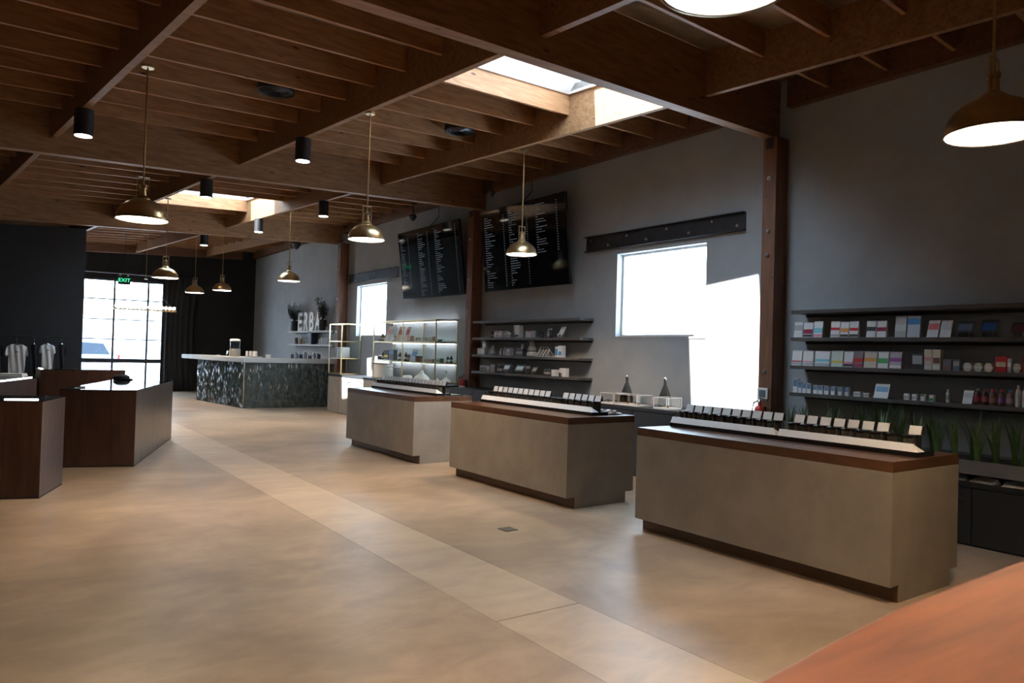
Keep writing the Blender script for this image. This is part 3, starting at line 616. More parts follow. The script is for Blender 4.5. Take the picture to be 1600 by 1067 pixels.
row([('c', 1239, 1246.5, 592, 'tall blue-topped', bw()), ('c', 1247, 1252.5, 596, 'blue-topped', bw()), ('c', 1253.5, 1259.5, 598, 'blue-topped', bw()), ('c', 1260.7, 1267, 599, 'blue-topped', bw()), ('c', 1270.5, 1277, 602, 'small blue-topped', bw()),
     ('c', 1278, 1285, 602, 'small blue-topped', bw()), ('c', 1287.6, 1295, 603, 'small blue-striped', bw()), ('c', 1298, 1304, 604, 'small blue-striped', bw()), ('c', 1309, 1315, 604.6, 'small navy-topped', bw()), ('c', 1319.7, 1326, 605, 'small navy-topped', bw()),
     ('c', 1333, 1344.5, 612, 'low wide white', [WH, GR, (.3, .7)]), ('c', 1348.6, 1358, 614, 'low wide grey', [WH, GR, (.3, .7)]), ('s', 1364, 1388, 600, 'slanted blue-striped', [WH, (.2, .4, .65), (.3, .6)]),
     ('c', 1411.7, 1419, 615, 'small plain white', [WH, GR, (.3, .6)]), ('c', 1424.7, 1432, 616, 'small plain white', [WH, GR, (.3, .6)]), ('c', 1438, 1445, 616, 'small green-topped', [WH, GN, (.7, .95)]), ('c', 1451.5, 1459, 617, 'small green-sided', [WH, GN, (.1, .5)]),
     ('b', 1475, 1482.5, 608.5, 'slim white', [WH, WH, (.2, .6), GR]), ('s', 1503, 1519, 610, 'slanted plain white', [WH, (.6, .6, .6), (.3, .6)]),
     ('b', 1520, 1529.5, 607, 'brown grey-capped', [BR_, GR, (.2, .5), RD]), ('b', 1532, 1542, 608, 'dark red-capped', [(.1, .05, .05), RD, (.2, .55), (.4, .1, .12)]), ('b', 1543.5, 1555, 608.5, 'brown red-capped', [BR_, RD, (.2, .5), (.4, .2, .15)]),
     ('b', 1557, 1568.7, 609, 'purple-labelled red-capped', [BR_, RD, (.2, .5), PU]), ('b', 1570, 1582, 609.5, 'blue-capped', [(.3, .2, .2), (.1, .2, .5), (.2, .5), (.4, .3, .35)]), ('b', 1584, 1593.5, 602, 'tall white', [WH, WH, (.2, .6), (.6, .6, .65)]), ('b', 1594.5, 1604, 603, 'tall pinkish', [WH, WH, (.2, .6), (.7, .5, .5)])],
    ZS[3], 'lowest stocked shelf, right wall', 'goods on the lowest stocked shelf')
# bay 1 (below the near menu screen); coordinates from a 7.62x crop at (720,480)
def cx(v): return 720+v/7.62
def cy(v): return 480+v/7.62
TN = (.35, .3, .27)
row([('b', cx(345), cx(385), cy(285), 'dark', [DK, DK, (.2, .5), TN]), ('c', cx(395), cx(416), cy(280), 'slim pinkish', [(.5, .42, .42), WH, (.4, .7)]), ('c', cx(418), cx(439), cy(282), 'slim pinkish', [(.5, .42, .42), WH, (.4, .7)]), ('c', cx(441), cx(462), cy(282), 'slim pinkish', [(.5, .42, .42), WH, (.4, .7)]), ('c', cx(464), cx(485), cy(284), 'slim pinkish', [(.5, .42, .42), WH, (.4, .7)]),
     ('c', cx(520), cx(545), cy(280), 'small pale', [(.5, .47, .45), WH, (.4, .7)]), ('t', cx(548), cx(575), cy(300), 'small pale', [(.4, .38, .36), WH]), ('c', cx(635), cx(700), cy(215), 'tall white', [(.55, .55, .52), DK, (.05, .25)]),
     ('c', cx(770), cx(842), cy(280), 'white and orange', [(.5, .5, .48), OR, (.8, .95)]), ('b', cx(928), cx(958), cy(280), 'dark', [DK, DK, (.2, .5), DK]), ('b', cx(1015), cx(1040), cy(250), 'grey', [(.2, .2, .2), GR, (.2, .5), TN]), ('b', cx(1042), cx(1070), cy(250), 'dark slender', [DK, GR, (.2, .5), DK]),
     ('e', cx(1160), cx(1222), cy(230), 'pale twisted', [(.5, .48, .46), WH])], ZS[1], 'upper shelf under menu screen', 'goods on the small upper shelf')
row([('c', cx(195), cx(285), cy(485), 'wide pale', [(.5, .47, .43), WH, (.2, .8)]), ('b', cx(322), cx(350), cy(490), 'small clear', [(.4, .42, .42), WH, (.2, .5), GR]), ('b', cx(350), cx(378), cy(455), 'white-capped', [(.3, .32, .3), WH, (.2, .5), GR]),
     ('b', cx(445), cx(472), cy(490), 'small grey', [(.3, .28, .3), GR, (.2, .5), TN]), ('b', cx(490), cx(514), cy(480), 'violet-grey', [(.32, .28, .34), GR, (.2, .5), TN]), ('b', cx(516), cx(540), cy(480), 'violet-grey', [(.32, .28, .34), GR, (.2, .5), TN]), ('c', cx(542), cx(588), cy(480), 'pinkish pale', [(.45, .4, .42), WH, (.5, .85)]),
     ('c', cx(650), cx(740), cy(490), 'low black', [DK, TN, (.3, .6)]), ('c', cx(1122), cx(1158), cy(470), 'blue and white', [WH, (.1, .35, .7), (.2, .8)]), ('c', cx(1160), cx(1205), cy(457), 'white blue-edged', [WH, (.1, .35, .7), (.2, .5)])], ZS[2], 'middle shelf under menu screen', 'goods on the small middle shelf')
row([('t', cx(215), cx(248), cy(690), 'clear glass', [(.3, .28, .26), GR]), ('t', cx(252), cx(288), cy(690), 'clear glass', [(.3, .28, .26), GR]), ('c', cx(305), cx(345), cy(690), 'brownish', [(.3, .22, .2), GR, (.4, .8)]), ('t', cx(348), cx(390), cy(680), 'pale', [(.4, .35, .33), GR]),
     ('b', cx(420), cx(448), cy(680), 'dark gold-capped', [DK, TN, (.2, .5), TN]), ('b', cx(452), cx(480), cy(680), 'dark gold-capped', [DK, TN, (.2, .5), TN]), ('e', cx(492), cx(575), cy(670), 'black white-lettered', [DK, WH]), ('t', cx(578), cx(610), cy(700), 'small black', [DK, DK]),
     ('e', cx(632), cx(742), cy(680), 'black and white', [DK, (.7, .8, .85)]), ('t', cx(755), cx(800), cy(700), 'round black', [DK, TN]), ('e', cx(830), cx(895), cy(700), 'small black', [DK, GR]), ('b', cx(970), cx(992), cy(725), 'dark vial-like', [DK, DK, (.2, .5), TN]), ('b', cx(995), cx(1018), cy(725), 'dark vial-like', [DK, DK, (.2, .5), TN]), ('b', cx(1022), cx(1048), cy(725), 'dark vial-like', [DK, DK, (.2, .5), TN]),
     ('c', cx(1077), cx(1120), cy(745), 'plain white', [WH, WH, (.2, .6)])], ZS[3], 'lowest shelf under menu screen', 'goods on the small lowest shelf')
# special pieces on those shelves
def special():
    y, w, h = dims(cx(250), cx(292), cy(420), ZS[2]+.105); y2, w2, h2 = dims(cx(195), cx(285), cy(485), ZS[2])
    carton(y, w, max(.05, h), ZS[2]+h2, [(.55, .5, .46), WH, (.2, .6)], 'small pale box stacked on the wide pale box on the middle shelf', 'goods on the small middle shelf', XG+.01, nm='carton')
    y, w, h = dims(cx(755), cx(845), cy(385), ZS[2])
    r = thing('tiered_stand', 'white three-tier stacked holder in the middle of the small middle shelf', 'stand', (XG+.1, y, ZS[2]))
    for i, (rr, z0) in enumerate([(w*.46, 0), (w*.34, h*.33), (w*.2, h*.62)]):
        MB().lathe([(rr*.8, z0), (rr, z0+h*.04), (rr*.9, z0+h*.22), (rr*.5, z0+h*.3)], 14).build('tier', paint((.55, .54, .5)), r, True)
    MB().lathe([(.01, h*.88), (.022, h*.93), (.01, h)], 8).build('finial', M['chrome'], r, True)
    y, w, h = dims(cx(875), cx(1050), cy(475), ZS[2])
    r = thing('wire_rack', 'white wire rack holding slanted tubes on the small middle shelf', 'rack', (XG, y, ZS[2]))
    mb = MB(); mb.tube([(0, w/2, .005), (0, -w/2, .005), (.12, -w/2, .005), (.12, w/2, .005), (0, w/2, .005)], .005, 6)
    for s in (-1, 1): mb.tube([(0, s*w/2, .005), (.06, s*w*.25, h), (.12, s*w/2, .005)], .004, 6)
    mb.tube([(.06, w*.25, h), (.06, -w*.25, h)], .004, 6); mb.build('frame', M['whitep'], r)
    for i in range(4):
        yy = w*(.3-.2*i); MB().tube([(.03, yy+.04, .02), (.06, yy-.03, h*.75)], .014, 8).build('tube', M['whitep'], r, True)
    y, w, h = dims(cx(1155), cx(1250), cy(725), ZS[3])
    r = thing('riser', 'white stepped riser at the right end of the small lowest shelf', 'riser', (XG, y, ZS[3]))
    MB().prism([(-w/2, 0), (0, 0), (0, h*.45), (w*.3, h*.45), (w*.3, h*.45), (w*.5, h*.45), (w*.25, h), (-w/2, h)], .07, 'x', 0).build('body', M['white'], r); B(.07, -w*.4, 0, .075, w*.4, h*.3).build('back_foot', M['white'], r)
    y, w, h = dims(cx(690), cx(740), cy(435), ZS[2])
    r = thing('ring_ornament', 'small white ring standing on the low black box', 'ornament', (XG+.03, y, ZS[2]+dims(cx(650), cx(740), cy(490), ZS[2])[2]))
    mb = MB(); mb.tube([(0, .03*cos(a*pi/6+.5), .04+.03*sin(a*pi/6+.5)) for a in range(11)], .008, 8); mb.build('ring', M['white'], r, True); B(-.012, -.012, 0, .012, .012, .01).build('foot', M['white'], r)
special()
# ================================================================ BACK CABINETS
XC = 7.33
def cabinet(y0, y1, h, label, m, xc=XC, doors=4, end=True):
    r = thing('back_cabinet', label, 'cabinet', (xc, y0, 0)); L = y1-y0; d = XW-xc-.005
    B(.02, .01, 0, d, L-.01, h-.045).build('body', m, r)
    B(0, 0, h-.045, d, L, h).build('worktop', M['navy'] if m is not M['black'] else M['black'], r, bevel=.003)
    st = L/doors
    for i in range(doors):
        dd = B(0, .012+st*i, .02, .019, st*(i+1)-.004, h-.055).build('door', m, r, bevel=.002)
        B(-.014, .06+st*i, h-.16, -.004, .20+st*i, h-.15).box(-.006, .07+st*i, h-.158, .001, .08+st*i, h-.152).box(-.006, .18+st*i, h-.158, .001, .19+st*i, h-.152).build('handle', M['steel'], dd)
M['greycab'] = mat('grey cabinet', (.30, .27, .24), .6, noise=.1)
cabinet(5.64, 12.24, .955, 'long dark back cabinet against the wall behind the middle counter', M['navy'], doors=8)
cabinet(12.52, 18.42, .975, 'grey back cabinet under the lit glass shelves, far end catching the sun', M['greycab'], doors=8)
# bay 0: low black cabinet, planter above
cabinet(.6, 5.38, .585, 'low black cabinet below the planter at the right edge', M['black'], xc=7.40, doors=6)
pl = thing('planter_trough', 'long grey planter trough under the shelves at the right', 'planter', (7.36, .7, .665))
mb = MB(); PLn = 4.62; mb.box(0, 0, 0, .68, PLn, .02); mb.box(0, 0, .02, .025, PLn, .125); mb.box(.655, 0, .02, .68, PLn, .125); mb.box(.025, 0, .02, .655, .025, .125); mb.box(.025, PLn-.025, .02, .655, PLn, .125)
mb.build('trough', M['planter'], pl); B(.026, .026, .021, .654, PLn-.026, .10).build('soil', M['soil'], pl)
for i in range(6): B(.05, .05+i*.9, -.081, .63, .07+i*.9, 0).build('support', M['black'], pl)
# sansevieria-like plants in the trough
random.seed(11)
def leafplant(x, y, z, h, n, label, seed):
    rnd = random.Random(seed)
    r = thing('snake_plant', label, 'plant', (x, y, z), 0, 'upright leafy plants in the trough')
    for k in range(n):
        a = rnd.uniform(0, 2*pi); lean = rnd.uniform(.05, .38); hh = h*rnd.uniform(.6, 1); w = rnd.uniform(.013, .024); tw = rnd.uniform(-.8, .8)
        mb = MB(); rings = []; N = 5
        for i in range(N+1):
            t = i/N; ww = w*(1-t**2.2)+.001; c = Vector((cos(a)*lean*hh*t*t+cos(a)*.02, sin(a)*lean*hh*t*t+sin(a)*.02, hh*t)); b_ = a+pi/2+tw*t; s = Vector((cos(b_)*ww, sin(b_)*ww, 0)); nrm = Vector((cos(b_-pi/2), sin(b_-pi/2), 0))*.003
            rings.append([c-s, c+nrm, c+s, c-nrm])
        vs = [v for q in rings for v in q]; fs = [(3, 2, 1, 0), tuple(4*N+j for j in range(4))]
        for i in range(N):
            for j in range(4): fs.append((4*i+j, 4*i+(j+1) % 4, 4*i+4+(j+1) % 4, 4*i+4+j))
        mb.add(vs, fs).build('leaf', M['leaf'], r, True)
pys = [(1.93+.119*i) for i in range(27)]
for i, y in enumerate(pys):
    leafplant(7.52+(.0, .2, .1)[i % 3], y, .766, random.uniform(.38, .52), 9, 'upright green-bladed plant, %s from the left in the grey trough' % ORD[27-i], i)
# white folded bags in the gap under the trough
for i in range(5):
    y = 2.15+i*.26; q = thing('folded_bag', 'white crumpled bag under the planter, %s from the right' % ORD[i+1], 'bag', (7.50, y, .585), .2*(-1)**i, 'white bags under the planter')
    MB().hexa([(-.07, -.11, 0), (.07, -.11, 0), (.07, .11, 0), (-.07, .11, 0), (-.05, -.1, .02), (.05, -.09, .045), (.05, .1, .04), (-.05, .09, .018)]).build('bag', M['white'], q, bevel=.006)
    B(-.02, -.05, .044, .03, .03, .050).build('fold', M['cloth'], q)
# decanters + acrylic boxes on back cabinet
def decanter(y, label):
    r = thing('decanter', label, 'decanter', (7.80, y, .955)); h = .38
    MB().lathe([(.075, 0), (.095, .012), (.10, .06), (.085, .14), (.05, .24), (.022, .31), (.018, .36), (.024, h)], 24).build('vessel', M['decg'], r, True)
    MB().lathe([(.018, h-.03), (.018, h), (.026, h+.004), (.022, h+.03), (.008, h+.045)], 14).build('stopper', M['chrome'], r, True)
    MB().lathe([(.07, .008), (.088, .02), (.09, .05), (.08, .12)], 20).build('liquid', M['decl'], r, True)
M['decg'] = glass('smoked glass', (.45, .47, .46)); M['decl'] = mat('grey liquid', (.22, .23, .22), .3)
d0 = onx(979, 625, 7.80); d1 = onx(1038.5, 632, 7.80)
decanter(d0.y, 'left of two smoked conical decanters on the dark back cabinet'); decanter(d1.y, 'right of two smoked conical decanters, at the sunlit patch')
def acrylic(px0, px1, label, w=.3, x=7.42, goods=True):
    y1 = onx(px0, 630, x).y; y0 = onx(px1, 630, x).y; L = y1-y0
    r = thing('acrylic_case', label, 'display case', (x, y0, .955)); t = .006; hh = .15
    B(0, 0, 0, w, L, .018).build('base', M['whitep'], r)
    mb = MB(); mb.box(0, 0, .018, t, L, hh).box(w-t, 0, .018, w, L, hh).box(t, 0, .018, w-t, t, hh).box(t, L-t, .018, w-t, L, hh).box(0, 0, hh, w, L, hh+t); mb.build('cover', M['glass'], r)
    e = MB(); q = .004
    for a in (0, w): 
        for b in (0, L): e.box(a-q, b-q, .018, a+q, b+q, hh+t)
    for a in (0, w): e.box(a-q, 0, hh, a+q, L, hh+2*q)
    for b in (0, L): e.box(0, b-q, hh, w, b+q, hh+2*q)
    e.build('edges', M['whitep'], r)
    n = max(2, int(L/.09))
    for k in range(n):
        s = thing('sample_tin', 'small round tin, %s from right inside the %s' % (ORD[k+1], label.split(' clear')[0]+' clear case'), 'tin', (x+.1+.06*(k % 2), y0+.06+(L-.12)*k/(n-1), .973))
        MB().lathe([(.022, 0), (.022, .022)], 12).build('base', M['brassp'], s, True); MB().lathe([(.023, .022), (.023, .03), (.02, .033)], 12).build('lid', M['blackg'], s, True)
acrylic(938, 958, 'leftmost clear low display case on the dark back cabinet'); acrylic(960, 995, 'middle clear low display case in front of the left decanter'); acrylic(1021, 1041, 'rightmost clear low display case, glaring in the sun')
# thermostat and fire extinguishers on posts
t0 = onx(1192.5, 615.5, 7.795)
r = thing('thermostat', 'white square thermostat with dark display on the near timber post', 'thermostat', (7.798, t0.y, t0.z)); B(-.022, -.075, -.075, 0, .075, .075).build('housing', M['whitep'], r, bevel=.008); B(-.026, -.045, -.042, -.0221, .045, .048).build('display', paint((.12, .17, .2), .2), r)
def extinguisher(x, y, z, label):
    r = thing('fire_extinguisher', label, 'fire extinguisher', (x, y, z))
    MB().lathe([(.055, 0), (.062, .01), (.062, .27), (.05, .31), (.022, .335), (.02, .36)], 18).build('cylinder', M['red'], r, True)
    MB().lathe([(.024, .36), (.026, .385), (.014, .40)], 12).box(-.012, -.09, .385, .012, .02, .40).build('valve', M['chrome'], r)
    MB().hexa([(-.01, -.10, .40), (.01, -.10, .40), (.01, .0, .41), (-.01, .0, .41), (-.01, -.10, .41), (.01, -.10, .41), (.01, .0, .425), (-.01, .0, .425)]).tube([(0, .02, .39), (-.02, .07, .36), (-.03, .085, .25), (-.03, .08, .1)], .01, 8).build('handle_and_hose', M['black'], r)
    MB().lathe([(.0625, .08), (.0625, .2)], 18, cap=False).build('label_wrap', M['white'], r, True)
    B(.055, -.03, .15, .09, .03, .32).build('wall_bracket', M['black'], r)
extinguisher(7.70, 5.50, .77, 'red fire extinguisher with silver handle on the near post, below the thermostat')
extinguisher(7.70, 12.38, .78, 'red fire extinguisher on the post between the menu screens')
# ================================================================ BRASS ETAGERES
def etagere(y0, y1, nb, xf, label, zt, shz, lit=True):
    z0 = .975; r = thing('glass_etagere', label, 'shelf unit', (xf, y0, z0)); L = y1-y0; d = XW-xf-.03; q = .011
    for i in range(nb+1):
        y = L*i/nb
        for x in (0, d): B(x-q, y-q, 0, x+q, y+q, zt-z0).build('upright', M['brassp'], r)
    fr = MB()
    for z in [q]+[s-z0 for s in shz]+[zt-z0-q]:
        for x in (0, d): fr.box(x-q*.8, q, z-q, x+q*.8, L-q, z+q)
        for i in range(nb+1): fr.box(q, L*i/nb-q*.8, z-q, d-q, L*i/nb+q*.8, z+q)
    fr.build('rails', M['brassp'], r)
    for s in shz:
        for i in range(nb): B(.012, L*i/nb+.012, s-z0+q, d-.012, L*(i+1)/nb-.012, s-z0+q+.008).build('glass_shelf', M['green_glass'], r)
    if lit:
        for s in shz+[zt]:
            for i in range(nb):
                B(d-.05, L*i/nb+.05, s-z0-.03, d-.02, L*(i+1)/nb-.05, s-z0-.018).build('light_strip', M['led'], r)
    return r
SH = [1.39, 1.83]; EX = 7.50
etagere(13.12, 16.07, 2, EX, 'wide brass and glass etagere with strip lights behind the farthest counter', 2.31, SH)
etagere(18.0, 18.82, 1, EX, 'narrow brass and glass etagere beside the farthest post', 2.30, SH, False)
def ex(v): return 570+v/7.624
def ey(v): return 480+v/7.624
XG2 = 7.62
def g_top(z): return z+.0195
Z1, Z2, Z0 = g_top(SH[0]), g_top(SH[1]), .976
row([('c', ex(150), ex(180), ey(380), 'small dark', [DK, TN, (.3, .7)]), ('b', ex(185), ex(210), ey(315), 'dark brown', [BR_, DK, (.2, .5), TN]), ('s', ex(235), ex(285), ey(225), 'pink and white', [(.7, .6, .55), (.7, .3, .3), (.3, .6)]), ('s', ex(290), ex(325), ey(230), 'grey slanted', [(.6, .6, .58), (.3, .5, .4), (.3, .6)]),
     ('b', ex(330), ex(355), ey(320), 'clear', [(.5, .5, .5), GR, (.2, .5), WH]), ('s', ex(365), ex(430), ey(230), 'orange slanted', [(.65, .45, .3), (.4, .15, .1), (.3, .6)]), ('s', ex(462), ex(505), ey(230), 'red slanted', [(.7, .5, .4), (.6, .1, .1), (.3, .6)]), ('c', ex(510), ex(545), ey(340), 'brown tilted', [(.4, .2, .1), TN, (.3, .7)]),
     ('t', ex(585), ex(620), ey(360), 'small white', [WH, WH]), ('t', ex(625), ex(660), ey(360), 'small white', [WH, WH]), ('t', ex(665), ex(700), ey(362), 'small white', [WH, WH]), ('t', ex(705), ex(740), ey(362), 'small white', [WH, WH]), ('t', ex(745), ex(780), ey(362), 'small white', [WH, WH]), ('t', ex(785), ex(830), ey(350), 'small cream', [CR, WH])],
    Z2, 'upper glass shelf of wide etagere', 'goods on the upper glass shelf', XG2)
row([('t', ex(155), ex(195), ey(575), 'dark', [DK, TN]), ('b', ex(198), ex(225), ey(525), 'black', [DK, DK, (.2, .5), TN]), ('c', ex(228), ex(280), ey(510), 'black gold-printed', [DK, YE, (.3, .5)]), ('c', ex(283), ex(350), ey(505), 'dark blue-topped', [DK, (.1, .2, .4), (.6, .95)]),
     ('b', ex(390), ex(418), ey(540), 'black slender', [DK, DK, (.2, .5), GR]), ('b', ex(462), ex(485), ey(540), 'black slender', [DK, DK, (.2, .5), GR]), ('b', ex(495), ex(520), ey(560), 'brown small', [BR_, DK, (.2, .5), TN]), ('s', ex(530), ex(600), ey(503), 'blue printed', [(.3, .4, .5), (.1, .25, .5), (.3, .6)]), ('t', ex(602), ex(650), ey(580), 'brown', [BR_, DK]),
     ('c', ex(695), ex(810), ey(615), 'low brown wooden', [(.3, .17, .1), BR_, (.3, .6)]), ('c', ex(820), ex(900), ey(608), 'low green', [(.15, .25, .18), DK, (.3, .6)])],
    Z1, 'lower glass shelf of wide etagere', 'goods on the lower glass shelf', XG2)
row([('b', ex(960), ex(982), ey(585), 'black amber', [DK, DK, (.2, .5), GR]), ('b', ex(1000), ex(1022), ey(580), 'black amber', [DK, DK, (.2, .5), GR])], Z1, 'lower glass shelf by the etagere\'s near end', 'goods on the lower glass shelf', 7.90)
def bowl(px0, px1, z, label, m, h=.05):
    y0, w, _ = dims(px0, px1, 530, z, 7.85); r = thing('bowl', label, 'bowl', (7.85, y0, z))
    MB().lathe([(w*.2, 0), (w*.3, .004), (w*.5, h), (w*.47, h), (w*.27, .012), (.002, .01)], 20, cap=False).build('shell', m, r, True); MB().lathe([(w*.19, -.0), (w*.19, .004)], 16).build('foot', m, r)
bowl(ex(850), ex(920), Z2, 'black shallow bowl on the upper glass shelf', M['black'])
# sculptural white glass pieces standing on the cabinet inside the etagere
def white_vase(px0, px1, ytop, label, prof, m=None, xg=7.74):
    y, w, h = dims(px0, px1, ytop, Z0, xg); r = thing('glass_vessel', label, 'vessel', (xg, y, Z0), 0)
    R = w*.48
    MB().lathe([(R*a, h*b) for a, b in prof], 18).build('vessel', m or M['whitep'], r, True); MB().lathe([(R*prof[-1][0]*1.3, h), (R*prof[-1][0]*1.3, h+.008)], 14).build('rim', M['chrome'], r, True)
white_vase(ex(165), ex(275), ey(665), 'large translucent white cylinder standing at the left end of the etagere', [(.9, 0), (1, .05), (1, .92), (.9, 1)])
white_vase(ex(330), ex(415), ey(715), 'pale low goblet on the cabinet inside the wide etagere', [(.5, 0), (.2, .1), (.15, .4), (.8, .7), (1, 1)], M['glass'])
white_vase(ex(625), ex(735), ey(745), 'white cone-shaped glass vessel with narrow neck inside the wide etagere', [(.9, 0), (1, .1), (.7, .45), (.25, .7), (.12, 1)])
white_vase(ex(475), ex(540), ey(805), 'small rounded white vessel inside the wide etagere', [(.6, 0), (1, .3), (.8, .8), (.5, 1)])
white_vase(ex(935), ex(1010), ey(765), 'tall slim grey-necked vessel at the right end of the etagere', [(.8, 0), (1, .12), (.5, .35), (.15, .5), (.15, 1)], xg=7.9)
white_vase(ex(845), ex(885), ey(840), 'little white figure-like vessel right of the brass upright', [(.7, 0), (1, .2), (.4, .6), (.3, 1)], xg=7.9)
# books on the narrow etagere
for i, (c, n) in enumerate([((.7, .7, .7), 'white-spined'), ((.1, .1, .12), 'black-spined'), ((.62, .64, .66), 'grey-spined'), ((.05, .05, .06), 'slim black'), ((.75, .74, .72), 'slim white'), ((.15, .16, .2), 'navy')]):
    y = 18.12+.075*(i); q = thing('book', '%s book, %s from the right on the narrow etagere' % (n, ORD[i+1]), 'book', (EX+.08, y, Z1), 0, 'books on the narrow etagere')
    B(0, 0, 0, .2, .055, .27).build('cover', paint(c), q); B(.008, .006, .272-.27+.27-.001, .19, .049, .2725).build('pages', M['white'], q)
# ================================================================ BAR
bz = 1.21
bl, bc, br = onz(307, 624.3, 0), onz(379.4, 638, 0), onz(512.6, 635.7, 0)
bl = Vector((bl.x, bl.y, 0)); bc = Vector((bc.x, bc.y, 0)); br = Vector((XW-.02, br.y, 0))
bar = thing('service_bar', 'tile-clad bar with pale top slab at the far end of the room', 'bar', bc)
dl = (bl-bc).normalized(); dr = (br-bc).normalized()
inr = Vector((.55, .35, 0))
core = [bc, br, br+Vector((0, .5, 0)), bc+Vector((.45, .45, 0))+dl*.3, bl+Vector((.5, .08, 0)), bl]
MB().prism([(p.x-bc.x, p.y-bc.y) for p in core], bz, 'z', 0).build('core', M['grout'], bar)
over = .05; nl = Vector((dl.y, -dl.x, 0)); nl = nl if nl.x < 0 else -nl; nr = Vector((dr.y, -dr.x, 0)); nr = nr if nr.y < 0 else -nr
far = bl+dl*1.3
topo = [bc+nl*over+nr*over, br+nr*over, br+Vector((0, .62, 0)), bc+Vector((.6, .6, 0))+dl*.3, far+Vector((.62, .1, 0)), far+nl*over]
MB().prism([(p.x-bc.x, p.y-bc.y) for p in topo], .12, 'z', bz).build('top_slab', M['bartop'], bar, bevel=.006)
B(-.01, -.012, 0, .012, .006, bz).build('corner_trim', M['brassp'], bar)
tm = MB(); rnd = random.Random(4); tw, th = .036, .125
for (o0, dd, nn, Lf) in ((bc, dl, nl, (bl-bc).length), (bc, dr, nr, (br-bc).length)):
    nc = int(Lf/tw)
    for c in range(nc):
        for k in range(10):
            z0 = k*th+(th/2 if c % 2 else 0)-.06; z1 = min(z0+th-.006, bz-.002); z0 = max(z0, .002)
            if z1-z0 < .02: continue
            a = o0+dd*(c*tw+.003)-bc; b = o0+dd*((c+1)*tw-.003)-bc; mdl = (a+b)/2; tl = [rnd.uniform(-.009, .009) for _ in range(3)]; zc = min(.02, (z1-z0)/3)
            pts = [(mdl, z0), (b, z0+zc), (b, z1-zc), (mdl, z1), (a, z1-zc), (a, z0+zc)]
            vs = []
            for p, z in pts: 
                s = ((p-mdl).dot(dd))/(tw/2); off = .012+tl[0]*s+tl[1]*((z-z0)/(z1-z0)-.5); vs.append(p+nn*off+Vector((0, 0, z)))
            vs2 = [p+nn*.001+Vector((0, 0, z)) for p, z in pts]
            tm.add(vs+vs2, [tuple(range(6))]+[(i, (i+1) % 6, 6+(i+1) % 6, 6+i) for i in range(6)])
t = tm.build('tile_cladding', M['tile'], bar); t['kind'] = 'stuff'
BTZ = bz+.12
# things on the bar
def on_bar(px, py, zt=BTZ): return onz(px, py, zt)
dp = ony(367, 556, 22.6)
dsp = thing('drink_dispenser', 'tall clear water dispenser with grey tap on the bar', 'dispenser', (bc.x+.35, bc.y+2.0, BTZ))
q = Vector(dsp.location); kx = ony(367, 550, q.y).x; dsp.location.x = kx
MB().lathe([(.14, 0), (.15, .01), (.15, .20), (.13, .22)], 24).build('base', paint((.25, .25, .24)), dsp, True)
MB().lathe([(.13, .22), (.14, .24), (.14, .44), (.137, .44), (.137, .245), (.12, .225)], 24, cap=False).build('tank', M['glass'], dsp, True)
MB().lathe([(.13, .225), (.134, .25), (.134, .38)], 24).build('water', M['water'], dsp, True)
MB().lathe([(.142, .44), (.145, .46), (.12, .5), (.02, .51)], 24).build('lid', M['whitep'], dsp, True)
MB().tube([(-.14, -.05, .14), (-.22, -.08, .15), (-.24, -.09, .05)], .018, 8).build('tap', M['chrome'], dsp, True)
tr = thing('cup_tray', 'pale tray carrying upturned cups on the bar', 'tray', (ony(394, 550, 21.5).x, 21.5, BTZ)); B(-.3, -.13, 0, .26, .13, .012).build('plate', M['whitep'], tr, bevel=.004); B(-.3, -.13, .012, .26, -.12, .022).build('lip', M['whitep'], tr)
for i, (dx, dy) in enumerate([(-.14, .0), (-.03, .05), (-.04, -.05), (.08, .05), (.10, -.05)]):
    c = thing('paper_cup', 'clear upturned cup, %s from the left on the bar tray' % ORD[i+1], 'cup', (tr.location.x+dx, tr.location.y+dy, BTZ+.0125), 0, 'cups on the bar tray')
    MB().lathe([(.045, 0), (.034, .15), (.03, .152)], 14).build('cup', M['whitep'], c, True); MB().lathe([(.047, .0), (.047, .008)], 14, cap=False).build('rim', M['white'], c, True)
def small_on_bar(px, y, w, h, c, label, nm='canister', cat='canister'):
    r = thing(nm, label, cat, (ony(px, 555, y).x, y, BTZ)); MB().lathe([(w/2, 0), (w/2, h*.8), (w*.4, h*.85)], 14).build('body', paint(c, .35), r, True); MB().lathe([(w*.42, h*.85), (w*.42, h)], 12).build('lid', M['chrome'], r, True)
small_on_bar(341, 23.0, .12, .03, (.3, .3, .3), 'flat grey dish left of the dispenser on the bar', 'dish', 'dish')
small_on_bar(419, 20.6, .14, .11, (.7, .7, .68), 'small white pot in the middle of the bar')
for i, px in enumerate([457, 463, 470, 477, 484, 491, 498]): small_on_bar(px, 20.35+.1*(i % 2), .10, [.12, .16, .14, .18, .1, .17, .15][i], [(.06, .08, .14), (.3, .34, .4)][i % 2], 'dark barista canister, %s from left at the bar\'s right end' % ORD[i+1])
